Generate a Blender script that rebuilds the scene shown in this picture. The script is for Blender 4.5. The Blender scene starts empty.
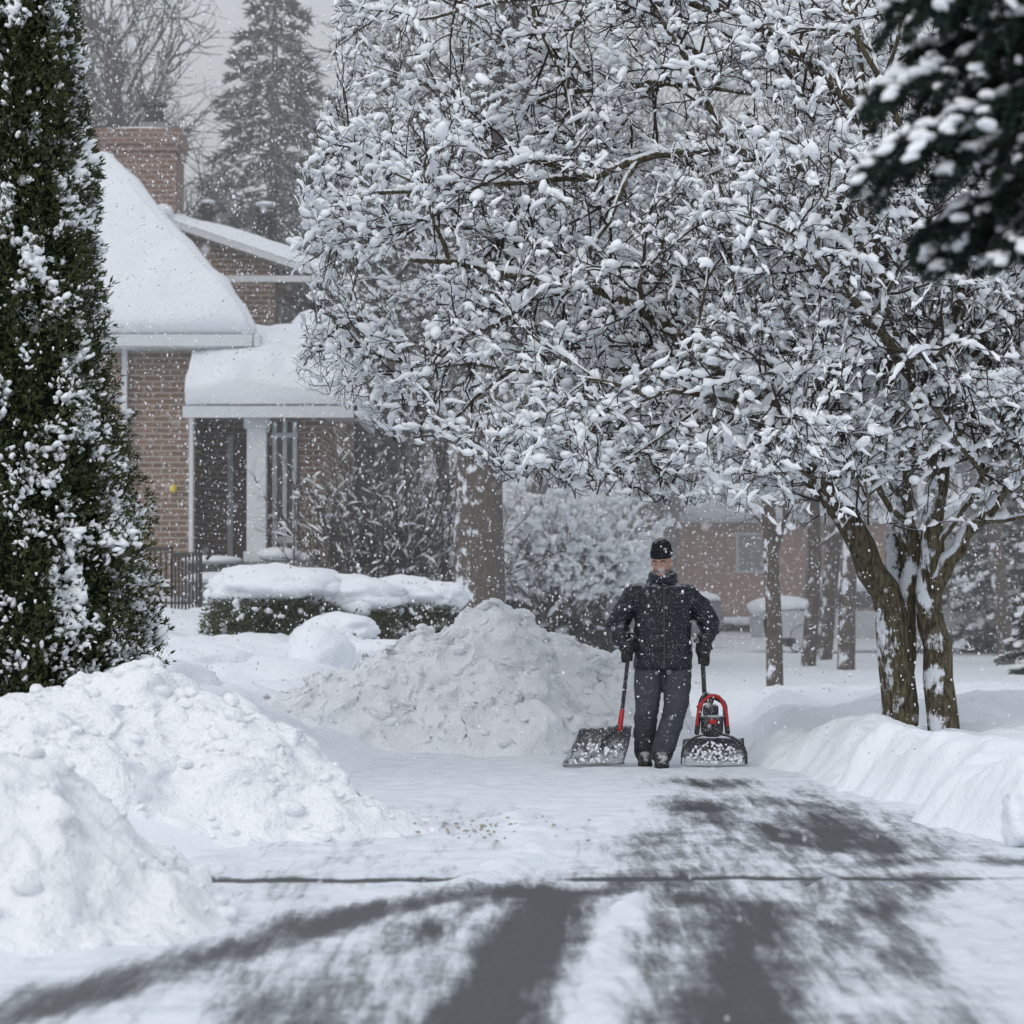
import bpy, math, random
import numpy as np
from mathutils import Vector, Matrix
R = np.random.RandomState
scene = bpy.context.scene

# ------------------------------------------------------------------ noise
def _h(ix, iy, iz, seed):
    n = (ix.astype(np.int64)*374761393 + iy.astype(np.int64)*668265263 + iz.astype(np.int64)*1274126177 + seed*362437) & 0xffffffff
    n = ((n ^ (n >> 13)) * 1103515245) & 0xffffffff
    n = ((n ^ (n >> 15)) * 2246822519) & 0xffffffff
    return ((n ^ (n >> 16)) & 0xffffff)/float(0xffffff)
def vn(x, y, z=None, seed=0):
    x = np.asarray(x, float); y = np.asarray(y, float)
    z = np.zeros_like(x) if z is None else np.asarray(z, float)
    xi, yi, zi = np.floor(x), np.floor(y), np.floor(z)
    fx, fy, fz = x-xi, y-yi, z-zi
    fx = fx*fx*(3-2*fx); fy = fy*fy*(3-2*fy); fz = fz*fz*(3-2*fz)
    r = 0
    for a in (0, 1):
        for b in (0, 1):
            for c in (0, 1):
                w = (fx if a else 1-fx)*(fy if b else 1-fy)*(fz if c else 1-fz)
                r = r + w*_h(xi+a, yi+b, zi+c, seed)
    return r*2-1
def fbm(x, y, z=None, octv=4, seed=0, gain=.5):
    a = 1; s = 0; f = 1
    for i in range(octv):
        s = s + a*vn(x*f+i*7.3, y*f+i*3.1, None if z is None else z*f, seed+i)
        a *= gain; f *= 2.03
    return s
def worley(x, y, seed=0):
    xi, yi = np.floor(x), np.floor(y)
    best = np.full(x.shape, 9.)
    zz = np.zeros_like(x)
    for a in (-1, 0, 1):
        for b in (-1, 0, 1):
            px = xi+a+_h(xi+a, yi+b, zz, seed); py = yi+b+_h(xi+a, yi+b, zz, seed+5)
            best = np.minimum(best, np.hypot(px-x, py-y))
    return best
def sstep(a, b, x):
    t = np.clip((x-a)/(b-a), 0, 1); return t*t*(3-2*t)

# ------------------------------------------------------------------ mesh helpers
def mk(name, V, Fs, mats, smooth=True, parent=None, fm=None, attr=None):
    if not isinstance(Fs, list): Fs = [Fs]
    if not isinstance(mats, (list, tuple)): mats = [mats]
    V = np.ascontiguousarray(V, dtype=np.float32)
    me = bpy.data.meshes.new(name)
    me.vertices.add(len(V)); me.vertices.foreach_set('co', V.ravel())
    lv = np.concatenate([f.ravel() for f in Fs]).astype(np.int32)
    lt = np.concatenate([np.full(len(f), f.shape[1]) for f in Fs]).astype(np.int32)
    ls = np.concatenate([[0], np.cumsum(lt)[:-1]]).astype(np.int32)
    me.loops.add(len(lv)); me.loops.foreach_set('vertex_index', lv)
    me.polygons.add(len(lt)); me.polygons.foreach_set('loop_start', ls); me.polygons.foreach_set('loop_total', lt)
    for m in mats: me.materials.append(m)
    if fm is not None: me.polygons.foreach_set('material_index', np.asarray(fm, np.int32))
    me.update(calc_edges=True)
    me.polygons.foreach_set('use_smooth', np.full(len(lt), smooth))
    if attr is not None:
        a = me.attributes.new('mask', 'FLOAT', 'POINT'); a.data.foreach_set('value', np.asarray(attr, np.float32))
    ob = bpy.data.objects.new(name, me); scene.collection.objects.link(ob)
    if parent: ob.parent = parent
    return ob
def empty(name):
    e = bpy.data.objects.new(name, None); scene.collection.objects.link(e); return e

class Geo:
    def __init__(s): s.V = []; s.F = {3: [], 4: []}; s.n = 0; s.fm = {3: [], 4: []}
    def add(s, V, F, m=0):
        s.V.append(V); s.F[F.shape[1]].append(F+s.n); s.fm[F.shape[1]].append(np.full(len(F), m)); s.n += len(V)
    def tube(s, pts, rad, sides=5, m=0, flat=1.0, cap=False):
        pts = np.asarray(pts, float); rad = np.asarray(rad, float)
        if cap:
            t0 = pts[0]-pts[1]; t0 /= np.linalg.norm(t0)+1e-9; t1 = pts[-1]-pts[-2]; t1 /= np.linalg.norm(t1)+1e-9
            pts = np.vstack([pts[0]+t0*rad[0]*.8, pts[0]+t0*rad[0]*.5, pts, pts[-1]+t1*rad[-1]*.5, pts[-1]+t1*rad[-1]*.8])
            rad = np.concatenate([[rad[0]*.02, rad[0]*.8], rad, [rad[-1]*.8, rad[-1]*.02]])
        T = np.gradient(pts, axis=0); T /= np.linalg.norm(T, axis=1)[:, None]+1e-9
        mt = np.abs(T.mean(0)); ref = np.zeros(3); ref[np.argmin(mt)] = 1
        if flat != 1.0: ref = np.array([0, 0, 1.])
        U = np.cross(T, ref); U /= np.linalg.norm(U, axis=1)[:, None]+1e-9
        W = np.cross(U, T)
        a = np.arange(sides)/sides*2*math.pi
        V = pts[:, None, :]+rad[:, None, None]*(np.cos(a)[None, :, None]*U[:, None, :]+flat*np.sin(a)[None, :, None]*W[:, None, :])
        n = len(pts); i = np.arange(n-1)[:, None]*sides; j = np.arange(sides)[None, :]; k = (j+1) % sides
        F = np.stack([i+j, i+k, i+sides+k, i+sides+j], -1).reshape(-1, 4)
        s.add(V.reshape(-1, 3), F, m)
    def box(s, x0, x1, y0, y1, z0, z1, m=0):
        V = np.array([[x, y, z] for x in (x0, x1) for y in (y0, y1) for z in (z0, z1)], float)
        F = np.array([[0, 1, 3, 2], [4, 6, 7, 5], [0, 4, 5, 1], [2, 3, 7, 6], [0, 2, 6, 4], [1, 5, 7, 3]])
        s.add(V, F, m)
    def make(s, name, mats, smooth=True, parent=None, attr=None):
        Fs = []; fm = []
        for k in (3, 4):
            if s.F[k]: Fs.append(np.concatenate(s.F[k])); fm.append(np.concatenate(s.fm[k]))
        return mk(name, np.concatenate(s.V), Fs, mats, smooth, parent, np.concatenate(fm), attr)

def ico(sub):
    import bmesh
    bm = bmesh.new(); bmesh.ops.create_icosphere(bm, subdivisions=sub, radius=1)
    bm.verts.ensure_lookup_table()
    V = np.array([v.co[:] for v in bm.verts]); F = np.array([[v.index for v in f.verts] for f in bm.faces]); bm.free()
    return V, F
ICO = {1: ico(1), 2: ico(2), 3: ico(3), 4: ico(4)}
def nrm(a): return a/(np.linalg.norm(a, axis=-1, keepdims=True)+1e-9)
def blobs(geo, C, D, a, b, c, seed=0, sub=1, jit=.22, m=0):
    C = np.asarray(C, float)
    if len(C) == 0: return
    TV, TF = ICO[sub]; rs = R(seed); N = len(C)
    D = nrm(np.asarray(D, float)); up = np.array([0, 0, 1.])
    S = nrm(np.cross(D, up)+1e-5); U = np.cross(S, D)
    k = 1+jit*(rs.rand(N, len(TV))*2-1)
    L = TV[None]*k[..., None]
    a, b, c = [np.broadcast_to(q, (N,))[:, None, None] for q in (a, b, c)]
    V = C[:, None]+L[..., 0:1]*a*D[:, None]+L[..., 1:2]*b*S[:, None]+L[..., 2:3]*c*U[:, None]
    F = TF[None]+(np.arange(N)*len(TV))[:, None, None]
    geo.add(V.reshape(-1, 3), F.reshape(-1, 3), m)
def leaves(geo, P, D, L, W, seed=0, m=0):
    rs = R(seed); N = len(P); D = nrm(D); rnd = rs.randn(N, 3); S = nrm(np.cross(D, rnd))
    L = np.broadcast_to(L, (N,))[:, None]; W = np.broadcast_to(W, (N,))[:, None]
    mid = P+D*L*.5; V = np.stack([P, mid+S*W, P+D*L, mid-S*W], 1)
    F = np.arange(N*4).reshape(N, 4); geo.add(V.reshape(-1, 3), F, m)
def ellipsoid(geo, c, r, sub=3, m=0):
    V, F = ICO[sub]; geo.add(V*np.array(r)+np.array(c), F, m)

# ------------------------------------------------------------------ materials
def newmat(name, rough=.7, col=(.5, .5, .5), spec=.5):
    m = bpy.data.materials.new(name); m.use_nodes = True
    b = m.node_tree.nodes['Principled BSDF']; b.inputs['Base Color'].default_value = (*col, 1)
    b.inputs['Roughness'].default_value = rough; b.inputs['Specular IOR Level'].default_value = spec
    return m, m.node_tree, b
def N(nt, t, **k):
    n = nt.nodes.new(t)
    for a, v in k.items(): setattr(n, a, v)
    return n
def noise(nt, vec, scale, detail=4, rough=.55, dist=0):
    n = N(nt, 'ShaderNodeTexNoise'); n.inputs['Scale'].default_value = scale; n.inputs['Detail'].default_value = detail
    n.inputs['Roughness'].default_value = rough; n.inputs['Distortion'].default_value = dist
    if vec is not None: nt.links.new(vec, n.inputs['Vector'])
    return n.outputs['Fac']
def ramp(nt, fac, stops):
    n = N(nt, 'ShaderNodeValToRGB'); e = n.color_ramp.elements
    while len(e) < len(stops): e.new(.5)
    for i, (p, c) in enumerate(stops):
        e[i].position = p; e[i].color = (*c, 1) if len(c) == 3 else c
    nt.links.new(fac, n.inputs['Fac']); return n.outputs['Color']
def mth(nt, op, a, b=None, c=None):
    n = N(nt, 'ShaderNodeMath', operation=op)
    for i, v in enumerate((a, b, c)):
        if v is None: continue
        if isinstance(v, (int, float)): n.inputs[i].default_value = v
        else: nt.links.new(v, n.inputs[i])
    return n.outputs[0]
def mixc(nt, f, a, b):
    n = N(nt, 'ShaderNodeMix', data_type='RGBA')
    for s, v in ((n.inputs['Factor'], f), (n.inputs['A'], a), (n.inputs['B'], b)):
        if isinstance(v, (int, float)): s.default_value = v
        elif isinstance(v, tuple): s.default_value = (*v, 1)
        else: nt.links.new(v, s)
    return n.outputs['Result']
def pos(nt): return N(nt, 'ShaderNodeNewGeometry').outputs['Position']
def bump(nt, b, h, strength=.4, dist=.02):
    n = N(nt, 'ShaderNodeBump'); n.inputs['Strength'].default_value = strength; n.inputs['Distance'].default_value = dist
    nt.links.new(h, n.inputs['Height']); nt.links.new(n.outputs['Normal'], b.inputs['Normal'])
def normal_dot(nt, v):
    g = N(nt, 'ShaderNodeNewGeometry'); d = N(nt, 'ShaderNodeVectorMath', operation='DOT_PRODUCT')
    nt.links.new(g.outputs['Normal'], d.inputs[0]); d.inputs[1].default_value = v; return d.outputs['Value']

SNOW = (.82, .855, .91)
def snowmat(name, col=SNOW, bs=.5, s1=14, s2=60, dist=.03):
    m, nt, b = newmat(name, .75, col, .25)
    p = pos(nt); n1 = noise(nt, p, s1, 5); h = n1
    if s2: h = mth(nt, 'ADD', n1, mth(nt, 'MULTIPLY', noise(nt, p, s2, 3), .35))
    bump(nt, b, h, bs, dist); return m
m_snow = snowmat('snow', bs=.7)
m_pile = snowmat('snow_ploughed', col=(.89, .91, .945), bs=.8, s1=20, s2=70, dist=.045)
m_tsnow, _, _ = newmat('snow_on_twigs', .8, (.86, .885, .92), .1)
m_flake, _, _ = newmat('snowflake', .8, (.95, .96, 1), .1)

def barkmat(name, c0, c1, thr=.45, sd=(-.45, -.35, .82)):
    m, nt, b = newmat(name, .9, c0, .2)
    p = pos(nt); mp = N(nt, 'ShaderNodeMapping'); mp.inputs['Scale'].default_value = (1, 1, .25); nt.links.new(p, mp.inputs[0])
    n = noise(nt, mp.outputs[0], 38, 5, .65); n2 = noise(nt, p, 5, 4)
    col = ramp(nt, n, [(.35, c0), (.65, c1)])
    f = mth(nt, 'ADD', normal_dot(nt, sd), mth(nt, 'MULTIPLY', mth(nt, 'SUBTRACT', n2, .5), 1.8))
    f = mth(nt, 'ADD', f, mth(nt, 'MULTIPLY', mth(nt, 'SUBTRACT', n, .5), .8))
    f = mth(nt, 'MULTIPLY', mth(nt, 'SUBTRACT', f, thr), 6)
    f = mth(nt, 'MINIMUM', mth(nt, 'MAXIMUM', f, 0), 1)
    nt.links.new(mixc(nt, f, col, (.8, .84, .9)), b.inputs['Base Color'])
    bump(nt, b, n, .9, .02); return m
def twigmat(name, c0):
    m, nt, b = newmat(name, .9, c0, .1)
    f = mth(nt, 'MINIMUM', mth(nt, 'MAXIMUM', mth(nt, 'MULTIPLY', mth(nt, 'SUBTRACT', normal_dot(nt, (-.2, -.2, .95)), .78), 4), 0), .8)
    nt.links.new(mixc(nt, f, c0, (.8, .84, .9)), b.inputs['Base Color']); return m
m_bark = barkmat('bark', (.035, .03, .02), (.17, .145, .095), thr=.44)
m_twig = twigmat('twig_bark', (.046, .038, .034))
m_barkfar = barkmat('bark_hazed', (.07, .058, .052), (.16, .135, .12), thr=.6)  # distant bark, snow haze painted in as paler colour
m_twigfar = twigmat('twig_hazed', (.09, .08, .078))  # twigs lightened so the base colour carries some of the haze
m_twigfar2 = twigmat('twig_hazed_more', (.20, .19, .195))  # farthest twigs, still paler: more haze put into the colour

def leafmat(name, c0, c1, snow=.35):
    m, nt, b = newmat(name, .7, c0, .25); p = pos(nt)
    n2 = noise(nt, p, 40, 2); n3 = noise(nt, p, 3.6, 5, .65)
    col = ramp(nt, n2, [(.35, c0), (.65, c1)])
    if snow > 0:
        f = ramp(nt, n3, [(.62-snow*.2, (0, 0, 0)), (.70-snow*.2, (1, 1, 1))]); col = mixc(nt, mth(nt, 'MULTIPLY', f, .8), col, (.72, .78, .82))
    nt.links.new(col, b.inputs['Base Color']); return m
m_cedar = leafmat('cedar_foliage', (.020, .034, .014), (.078, .090, .034), .05)
m_spruce = leafmat('spruce_needles', (.010, .022, .018), (.03, .048, .036), 0)
m_sprfar = leafmat('spruce_hazed', (.09, .105, .105), (.15, .17, .165), .3)  # distant needles greyed and lightened, haze mixed into the colour
m_sprmid = leafmat('spruce_half_hazed', (.035, .05, .042), (.07, .09, .075), .3)  # mid-distance needles, a little haze painted into the green
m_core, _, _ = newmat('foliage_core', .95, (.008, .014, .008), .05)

def brickmat(name, c1, c2, mortar, bw=.3, bh=.1):
    m, nt, b = newmat(name, .85, c1, .2)
    p = pos(nt); sx = N(nt, 'ShaderNodeSeparateXYZ'); nt.links.new(p, sx.inputs[0])
    cx = N(nt, 'ShaderNodeCombineXYZ'); nt.links.new(mth(nt, 'ADD', sx.outputs[0], sx.outputs[1]), cx.inputs[0]); nt.links.new(sx.outputs[2], cx.inputs[1])
    br = N(nt, 'ShaderNodeTexBrick'); nt.links.new(cx.outputs[0], br.inputs['Vector'])
    br.inputs['Color1'].default_value = (*c1, 1); br.inputs['Color2'].default_value = (*c2, 1); br.inputs['Mortar'].default_value = (*mortar, 1)
    br.inputs['Scale'].default_value = 1; br.inputs['Brick Width'].default_value = bw; br.inputs['Row Height'].default_value = bh
    br.inputs['Mortar Size'].default_value = .014; br.inputs['Bias'].default_value = 0
    n = noise(nt, p, 6, 5)
    c = mixc(nt, mth(nt, 'MULTIPLY', n, .3), br.outputs['Color'], (.36, .30, .26))
    sn = ramp(nt, noise(nt, p, 9, 6, .7), [(.66, (0, 0, 0)), (.76, (1, 1, 1))])
    c = mixc(nt, mth(nt, 'MULTIPLY', sn, .5), c, (.75, .78, .82))
    nt.links.new(c, b.inputs['Base Color']); bump(nt, b, br.outputs['Fac'], -.4, .01); return m
m_brick = brickmat('brick', (.25, .15, .10), (.12, .072, .052), (.40, .36, .32))
m_brick2 = brickmat('brick_red', (.23, .115, .08), (.12, .064, .048), (.34, .29, .26))
m_brickfar = brickmat('brick_hazed', (.44, .27, .21), (.39, .23, .18), (.45, .36, .32))  # distant brick, colours paled to paint in the haze
def paint(name, col, rough=.5, var=.12):
    m, nt, b = newmat(name, rough, col, .4); p = pos(nt); n = noise(nt, p, 7, 5)
    nt.links.new(mixc(nt, n, tuple(x*(1-var) for x in col), tuple(min(1, x*(1+var)) for x in col)), b.inputs['Base Color']); return m
m_white = paint('white_trim', (.62, .65, .68)); m_grey = paint('grey_metal', (.2, .21, .22), .45); m_black = paint('black_iron', (.02, .02, .022), .5)
m_glass = paint('window_glass', (.09, .10, .11), .15); m_door = paint('door_wood', (.10, .055, .035), .5); m_farglass = paint('window_hazed', (.3, .31, .33), .3)  # m_farglass: glass paled, haze painted into its colour
m_siding = paint('siding', (.5, .52, .55)); m_yellow = paint('yellow_glass', (.75, .6, .05), .3); m_zip = paint('zip', (.06, .06, .065), .4)

# ------------------------------------------------------------------ world, sun, camera
SE, SA = math.radians(40), math.radians(208)
w = bpy.data.worlds.new('World'); scene.world = w; w.use_nodes = True; nt = w.node_tree
bg = nt.nodes['Background']; sky = N(nt, 'ShaderNodeTexSky', sky_type='NISHITA'); sky.sun_disc = False
sky.sun_elevation = SE; sky.sun_rotation = SA; sky.air_density = 1.5; sky.dust_density = 5
mx = N(nt, 'ShaderNodeMix', data_type='RGBA'); mx.inputs['Factor'].default_value = .86
nt.links.new(sky.outputs[0], mx.inputs['A']); mx.inputs['B'].default_value = (8.2, 8.65, 9.3, 1)
nt.links.new(mx.outputs['Result'], bg.inputs['Color']); bg.inputs['Strength'].default_value = .1
sun = bpy.data.lights.new('sun', 'SUN'); sun.energy = .9; sun.angle = math.radians(45); sun.color = (1, .985, .965)
so = bpy.data.objects.new('sun', sun); scene.collection.objects.link(so)
sd = Vector((math.sin(SA)*math.cos(SE), math.cos(SA)*math.cos(SE), math.sin(SE)))
so.rotation_euler = sd.to_track_quat('Z', 'Y').to_euler(); so.location = (0, 0, 30)
cam = bpy.data.cameras.new('camera'); co = bpy.data.objects.new('camera', cam); scene.collection.objects.link(co); scene.camera = co
co.location = (0, 0, 1.4); co.rotation_euler = (math.radians(91.54), 0, 0)
cam.lens = 102; cam.sensor_width = 36; cam.clip_end = 3000; cam.clip_start = .1
cam.dof.use_dof = True; cam.dof.focus_distance = 22.7; cam.dof.aperture_fstop = 3.6
scene.view_settings.view_transform = 'Standard'; scene.view_settings.look = 'None'; scene.view_settings.exposure = 0

# snowy air: a thin homogeneous haze filling the street beyond the man
m_haze = bpy.data.materials.new('snow_haze'); m_haze.use_nodes = True; nt = m_haze.node_tree
for n_ in list(nt.nodes): nt.nodes.remove(n_)
o_ = N(nt, 'ShaderNodeOutputMaterial'); vs = N(nt, 'ShaderNodeVolumeScatter'); vs.inputs['Color'].default_value = (.97, .98, 1, 1); vs.inputs['Density'].default_value = .0068
nt.links.new(vs.outputs[0], o_.inputs['Volume'])
g = Geo(); g.box(-70, 70, 27.5, 170, -2, 30); g.make('snow_haze', m_haze, False)

# ------------------------------------------------------------------ ground
def gh(x, y):
    xl = np.interp(y, [0, 12, 16, 24, 32, 60], [-1.6, -1.5, -1.2, -.6, .4, 1.5])
    HL = np.interp(y, [0, 12, 20, 30, 42, 50, 90], [.2, .25, .40, .6, 1.0, 1.2, 1.0])
    left = sstep(0, 1, (xl-x)/np.interp(y, [10, 20, 40], [1.2, 1.8, 4.5]))*HL
    xr = np.interp(y, [0, 15, 15.6, 18.5, 22.5, 25, 34], [60, 3.6, 2.55, 2.35, 1.85, 1.9, 2.6])+.16*fbm(x*0+3, y*1.1, None, 4, 77)
    bank = sstep(0, .50, x-xr)*(.33+.10*np.exp(-((x-xr-.45)/.35)**2)+.10*fbm(x*1.2, y*1.0, None, 3, 61))*sstep(15.0, 15.7, y+.12*vn(x*2, y*2, None, 3))*(1-sstep(30, 35, y)*.85)
    bank = bank*(1-.12*sstep(1.5, 4, x-xr))*(1-.38*sstep(20.5, 24.5, y)*(1-sstep(.9, 1.6, x-xr)*.5))
    far = sstep(24, 27, y)*.08*(1-sstep(36, 44, y))*sstep(.2, 1.5, x)
    z = np.maximum(left, bank)+far
    amt = sstep(.02, .25, z)
    nr = 1-sstep(30, 45, y)
    z = z+amt*(.08*fbm(x*.6, y*.5, None, 3, 11)+.06*fbm(x*2.1, y*1.6, None, 4, 12)*(1-sstep(40, 70, y)))
    fr = np.exp(-((x-xr-.15)/.35)**2)*sstep(15.2, 15.8, y)
    z = z+amt*fr*nr*(.07*(.5-worley(x*3.5, y*2.5, 71))+.04*(.5-worley(x*8, y*6, 72))+.04*fbm(x*6, y*5, None, 3, 73))
    z = z+(.03*fbm(x*1.6, y*.8, None, 4, 14))*sstep(22, 25, y)
    z = z-.03*(1-sstep(0.0, .1, z))*(1-sstep(23, 25, y))
    z = z+sstep(70, 140, y)*1.0*sstep(0, 1, fbm(x*.03, y*.03, None, 2, 8)+.5)
    return z
ys = [1.0]
while ys[-1] < 700:
    y = ys[-1]; ys.append(y+(.15 if y < 7 else .045 if y < 26 else .0032*y if y < 60 else .03*y))
ys = np.array(ys)
xin = np.arange(-7, 7.001, .045); xo = 7*np.exp(np.arange(1, 75)*.06)
xs = np.concatenate([-xo[::-1], xin, xo])
X, Y = np.meshgrid(xs, ys); Z = gh(X, Y)
def gridF(nr, nc):
    i = np.arange(nr-1)[:, None]*nc; j = np.arange(nc-1)[None]
    return np.stack([i+j, i+j+1, i+nc+j+1, i+nc+j], -1).reshape(-1, 4)
mk('ground', np.stack([X, Y, Z], -1).reshape(-1, 3), gridF(*X.shape), m_snow)

# road
def pdist(x, y, P):
    best = np.full(x.shape, 99.)
    for (ax, ay), (bx, by) in zip(P[:-1], P[1:]):
        dx, dy = bx-ax, by-ay; t = np.clip(((x-ax)*dx+(y-ay)*dy)/(dx*dx+dy*dy), 0, 1)
        best = np.minimum(best, np.hypot(x-ax-t*dx, y-ay-t*dy))
    return best
xs = np.arange(-5, 8, .03); ys = np.concatenate([np.arange(2, 8, .1), np.arange(8, 26, .035)])
X, Y = np.meshgrid(xs, ys)
T1 = [(-.6, 2), (-.10, 9.35), (.03, 11), (.20, 13.3)]
T1b = [(.20, 13.3), (.6, 14.8), (1.05, 16.6), (1.5, 19.8)]
T2 = [(.6, 2), (.74, 9.35), (.86, 11), (1.08, 12.8)]
T2b = [(1.1, 13.0), (1.45, 14.4), (1.75, 15.8), (1.75, 18), (1.5, 21.0)]
T3 = [(-2.8, 8.0), (-1.6, 9.6), (-1.05, 11.2), (-.62, 12.6), (-.1, 13.4)]
T4 = [(.46, 8), (.55, 11), (.75, 13), (1.2, 16)]
T5 = [(-.9, 8.3), (-.55, 10.5), (-.25, 12.5), (.0, 13.3)]
T6 = [(1.5, 14.5), (2.1, 15.0), (2.6, 14.8), (4.2, 14.4)]
T7 = [(1.2, 9), (1.35, 12), (1.9, 14.0)]
wob = .05*fbm(X*1.5, Y*.8, None, 3, 31)
def tr(P, wd, it): return it*np.exp(-((pdist(X, Y, P)+wob)/wd)**2)
br = .75+.6*fbm(X*1.3, Y*.6, None, 3, 41); b2 = .85+.6*fbm(X*2.6, Y*.5, None, 3, 47)
M = np.maximum.reduce([tr(T1, .25, 1.20)*(.75+.3*b2), tr(T1b, .38, .80)*(.35+br)*b2, tr(T2, .33, 1.10)*(.5+.5*b2), tr(T2b, .48, .82)*(.35+br)*b2, tr(T3, .26, .86)*(.5+.55*b2), tr(T4, .19, .74)*b2, tr(T5, .18, .72)*b2, tr(T6, .34, .62)*b2, tr(T7, .34, .7)*b2])
broad = .40*sstep(-1.6, -.6, X)*(1-sstep(1.5, 2.3, X-.12*(Y-10)))*(1-sstep(16.5, 20, Y))*(.8+.9*fbm(X*1.4, Y*.35, None, 4, 43))
M = np.maximum(M, broad)
line = np.exp(-((Y-(13.9+.02*X+.05*sstep(1.6, 3, X)*X+.05*fbm(X*.7, X*0, None, 3, 9)))/.11)**2)*sstep(-1.7, -1.3, X)*(1-.6*sstep(1.7, 2.4, X))*(.95+.6*fbm(X*2, X*0, None, 2, 17))
M = np.maximum(M, line*1.15)
ridge = .03*np.exp(-((pdist(X, Y, [(-.15, 13.6), (.15, 15.5), (.0, 17.5)])+wob)/.12)**2)+.03*np.exp(-((pdist(X, Y, [(.22, 8), (.33, 11), (.55, 13)])+wob)/.06)**2)
Z = .012+.026*(1-np.clip(M, 0, 1))*(.5+.5*fbm(X*4, Y*2.5, None, 4, 21))+ridge*(1+.8*fbm(X*9, Y*9, None, 3, 22))
Z = Z+.09*np.exp(-(((X-1.45)/.12)**2+((Y-13.2)/.14)**2))
Z = Z-.10*sstep(24.5, 25.8, Y)
M = M-ridge*12
m_road, nt, b = newmat('asphalt_with_packed_snow', .5, (.05, .05, .05), .5)
p = pos(nt); at = N(nt, 'ShaderNodeAttribute'); at.attribute_name = 'mask'
mp = N(nt, 'ShaderNodeMapping'); mp.inputs['Scale'].default_value = (1, .085, 1); mp.inputs['Rotation'].default_value = (0, 0, math.radians(7)); nt.links.new(p, mp.inputs[0])
ns = noise(nt, mp.outputs[0], 15, 8, .72, .3); nf = noise(nt, p, 26, 6, .72); nl = noise(nt, p, 2.2, 5, .6)
f = mth(nt, 'ADD', at.outputs['Fac'], mth(nt, 'MULTIPLY', mth(nt, 'SUBTRACT', ns, .5), 1.6))
f = mth(nt, 'ADD', f, mth(nt, 'MULTIPLY', mth(nt, 'SUBTRACT', nf, .5), .75))
f = mth(nt, 'ADD', f, mth(nt, 'MULTIPLY', mth(nt, 'SUBTRACT', nl, .5), .55))
fa = ramp(nt, f, [(.22, (0, 0, 0)), (.44, (.28, .28, .28)), (.62, (.70, .70, .70)), (.90, (1, 1, 1))])
asp = ramp(nt, noise(nt, p, 120, 3), [(.3, (.024, .026, .030)), (.7, (.065, .068, .075))])
sn = ramp(nt, noise(nt, p, 5, 6, .6), [(.3, (.66, .71, .79)), (.6, (.81, .85, .905))])
nt.links.new(mixc(nt, fa, sn, asp), b.inputs['Base Color'])
nt.links.new(mth(nt, 'SUBTRACT', .8, mth(nt, 'MULTIPLY', fa, .35)), b.inputs['Roughness'])
bump(nt, b, mth(nt, 'ADD', mth(nt, 'MULTIPLY', noise(nt, p, 25, 6, .65), 1), mth(nt, 'MULTIPLY', fa, -.6)), .7, .025)
mk('road', np.stack([X, Y, Z], -1).reshape(-1, 3), gridF(*X.shape), m_road, attr=M.ravel())

g = Geo(); rs = R(5); n = 70
C = np.stack([rs.normal(-.15, .25, n), rs.normal(16.6, .35, n), np.full(n, .04)], 1); s = rs.uniform(.004, .014, n)
blobs(g, C, rs.randn(n, 3)*[1, 1, .1], s*1.3, s, s*.7, 1, 1, .3)
m_slush = paint('slush', (.36, .33, .29), .8, .3)
g.make('slush_clods', m_slush)

# ------------------------------------------------------------------ snow piles
def pile(name, cx, cy, peaks, ext, step, amp, seed, base=-.05, chunks=60):
    xs = np.arange(cx-ext[0], cx+ext[0], step); ys = np.arange(cy-ext[1], cy+ext[1], step)
    X, Y = np.meshgrid(xs, ys)
    wx = X+.14*fbm(X*1.7, Y*1.7, None, 3, seed); wy = Y+.14*fbm(X*1.7, Y*1.7, None, 3, seed+3)
    H = np.zeros_like(X)
    for (px, py, rx, ry, h, pw) in peaks:
        d = np.sqrt(((wx-px)/rx)**2+((wy-py)/ry)**2); H = np.maximum(H, h*np.clip(1-d**pw, 0, 1)**.95)
    edge = sstep(0, .3, H)
    w1 = worley(X*2.6+.4*vn(X*4, Y*4), Y*2.6, seed+1); w2 = worley(X*6+.4*vn(X*8, Y*8), Y*6, seed+2); w3 = worley(X*14, Y*14, seed+4)
    w1 = np.minimum(w1, .55+.1*w1)
    H = H+edge*amp*(.22*fbm(X*1.4, Y*1.4, None, 4, seed+6)+.15*(.45-w1)*(1+.6*vn(X*2, Y*2))+.09*(.5-w2)*(1+vn(X*2.3, Y*2.3, None, 2))+.03*(.6-w3)*(1+vn(X*3, Y*3, None, 5))+.03*fbm(X*9, Y*9, None, 4, seed+20))
    H = H+base+gh(X, Y)*0.5*edge
    d = amp*.11*edge
    V = np.stack([X+d*fbm(X*5, Y*5, H*6, 4, seed+8), Y+d*fbm(X*5+9, Y*5, H*6, 4, seed+9), H], -1)
    ob = mk(name, V.reshape(-1, 3), gridF(*X.shape), m_pile)
    rs = R(seed); g = Geo(); nn = chunks
    ii = rs.randint(0, X.shape[0], nn*6); jj = rs.randint(0, X.shape[1], nn*6)
    ok = H[ii, jj] > base+.02; ii, jj = ii[ok][:nn], jj[ok][:nn]
    s = rs.uniform(.010, .07, len(ii))*(.4+.6*rs.rand(len(ii)))
    blobs(g, V[ii, jj]+np.array([0, 0, .002]), rs.randn(len(ii), 3)*[1, 1, .3], s*1.3, s, s*.7, seed, 2, .12)
    g.make('loose_lumps', m_pile, parent=ob)
    return ob
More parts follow.
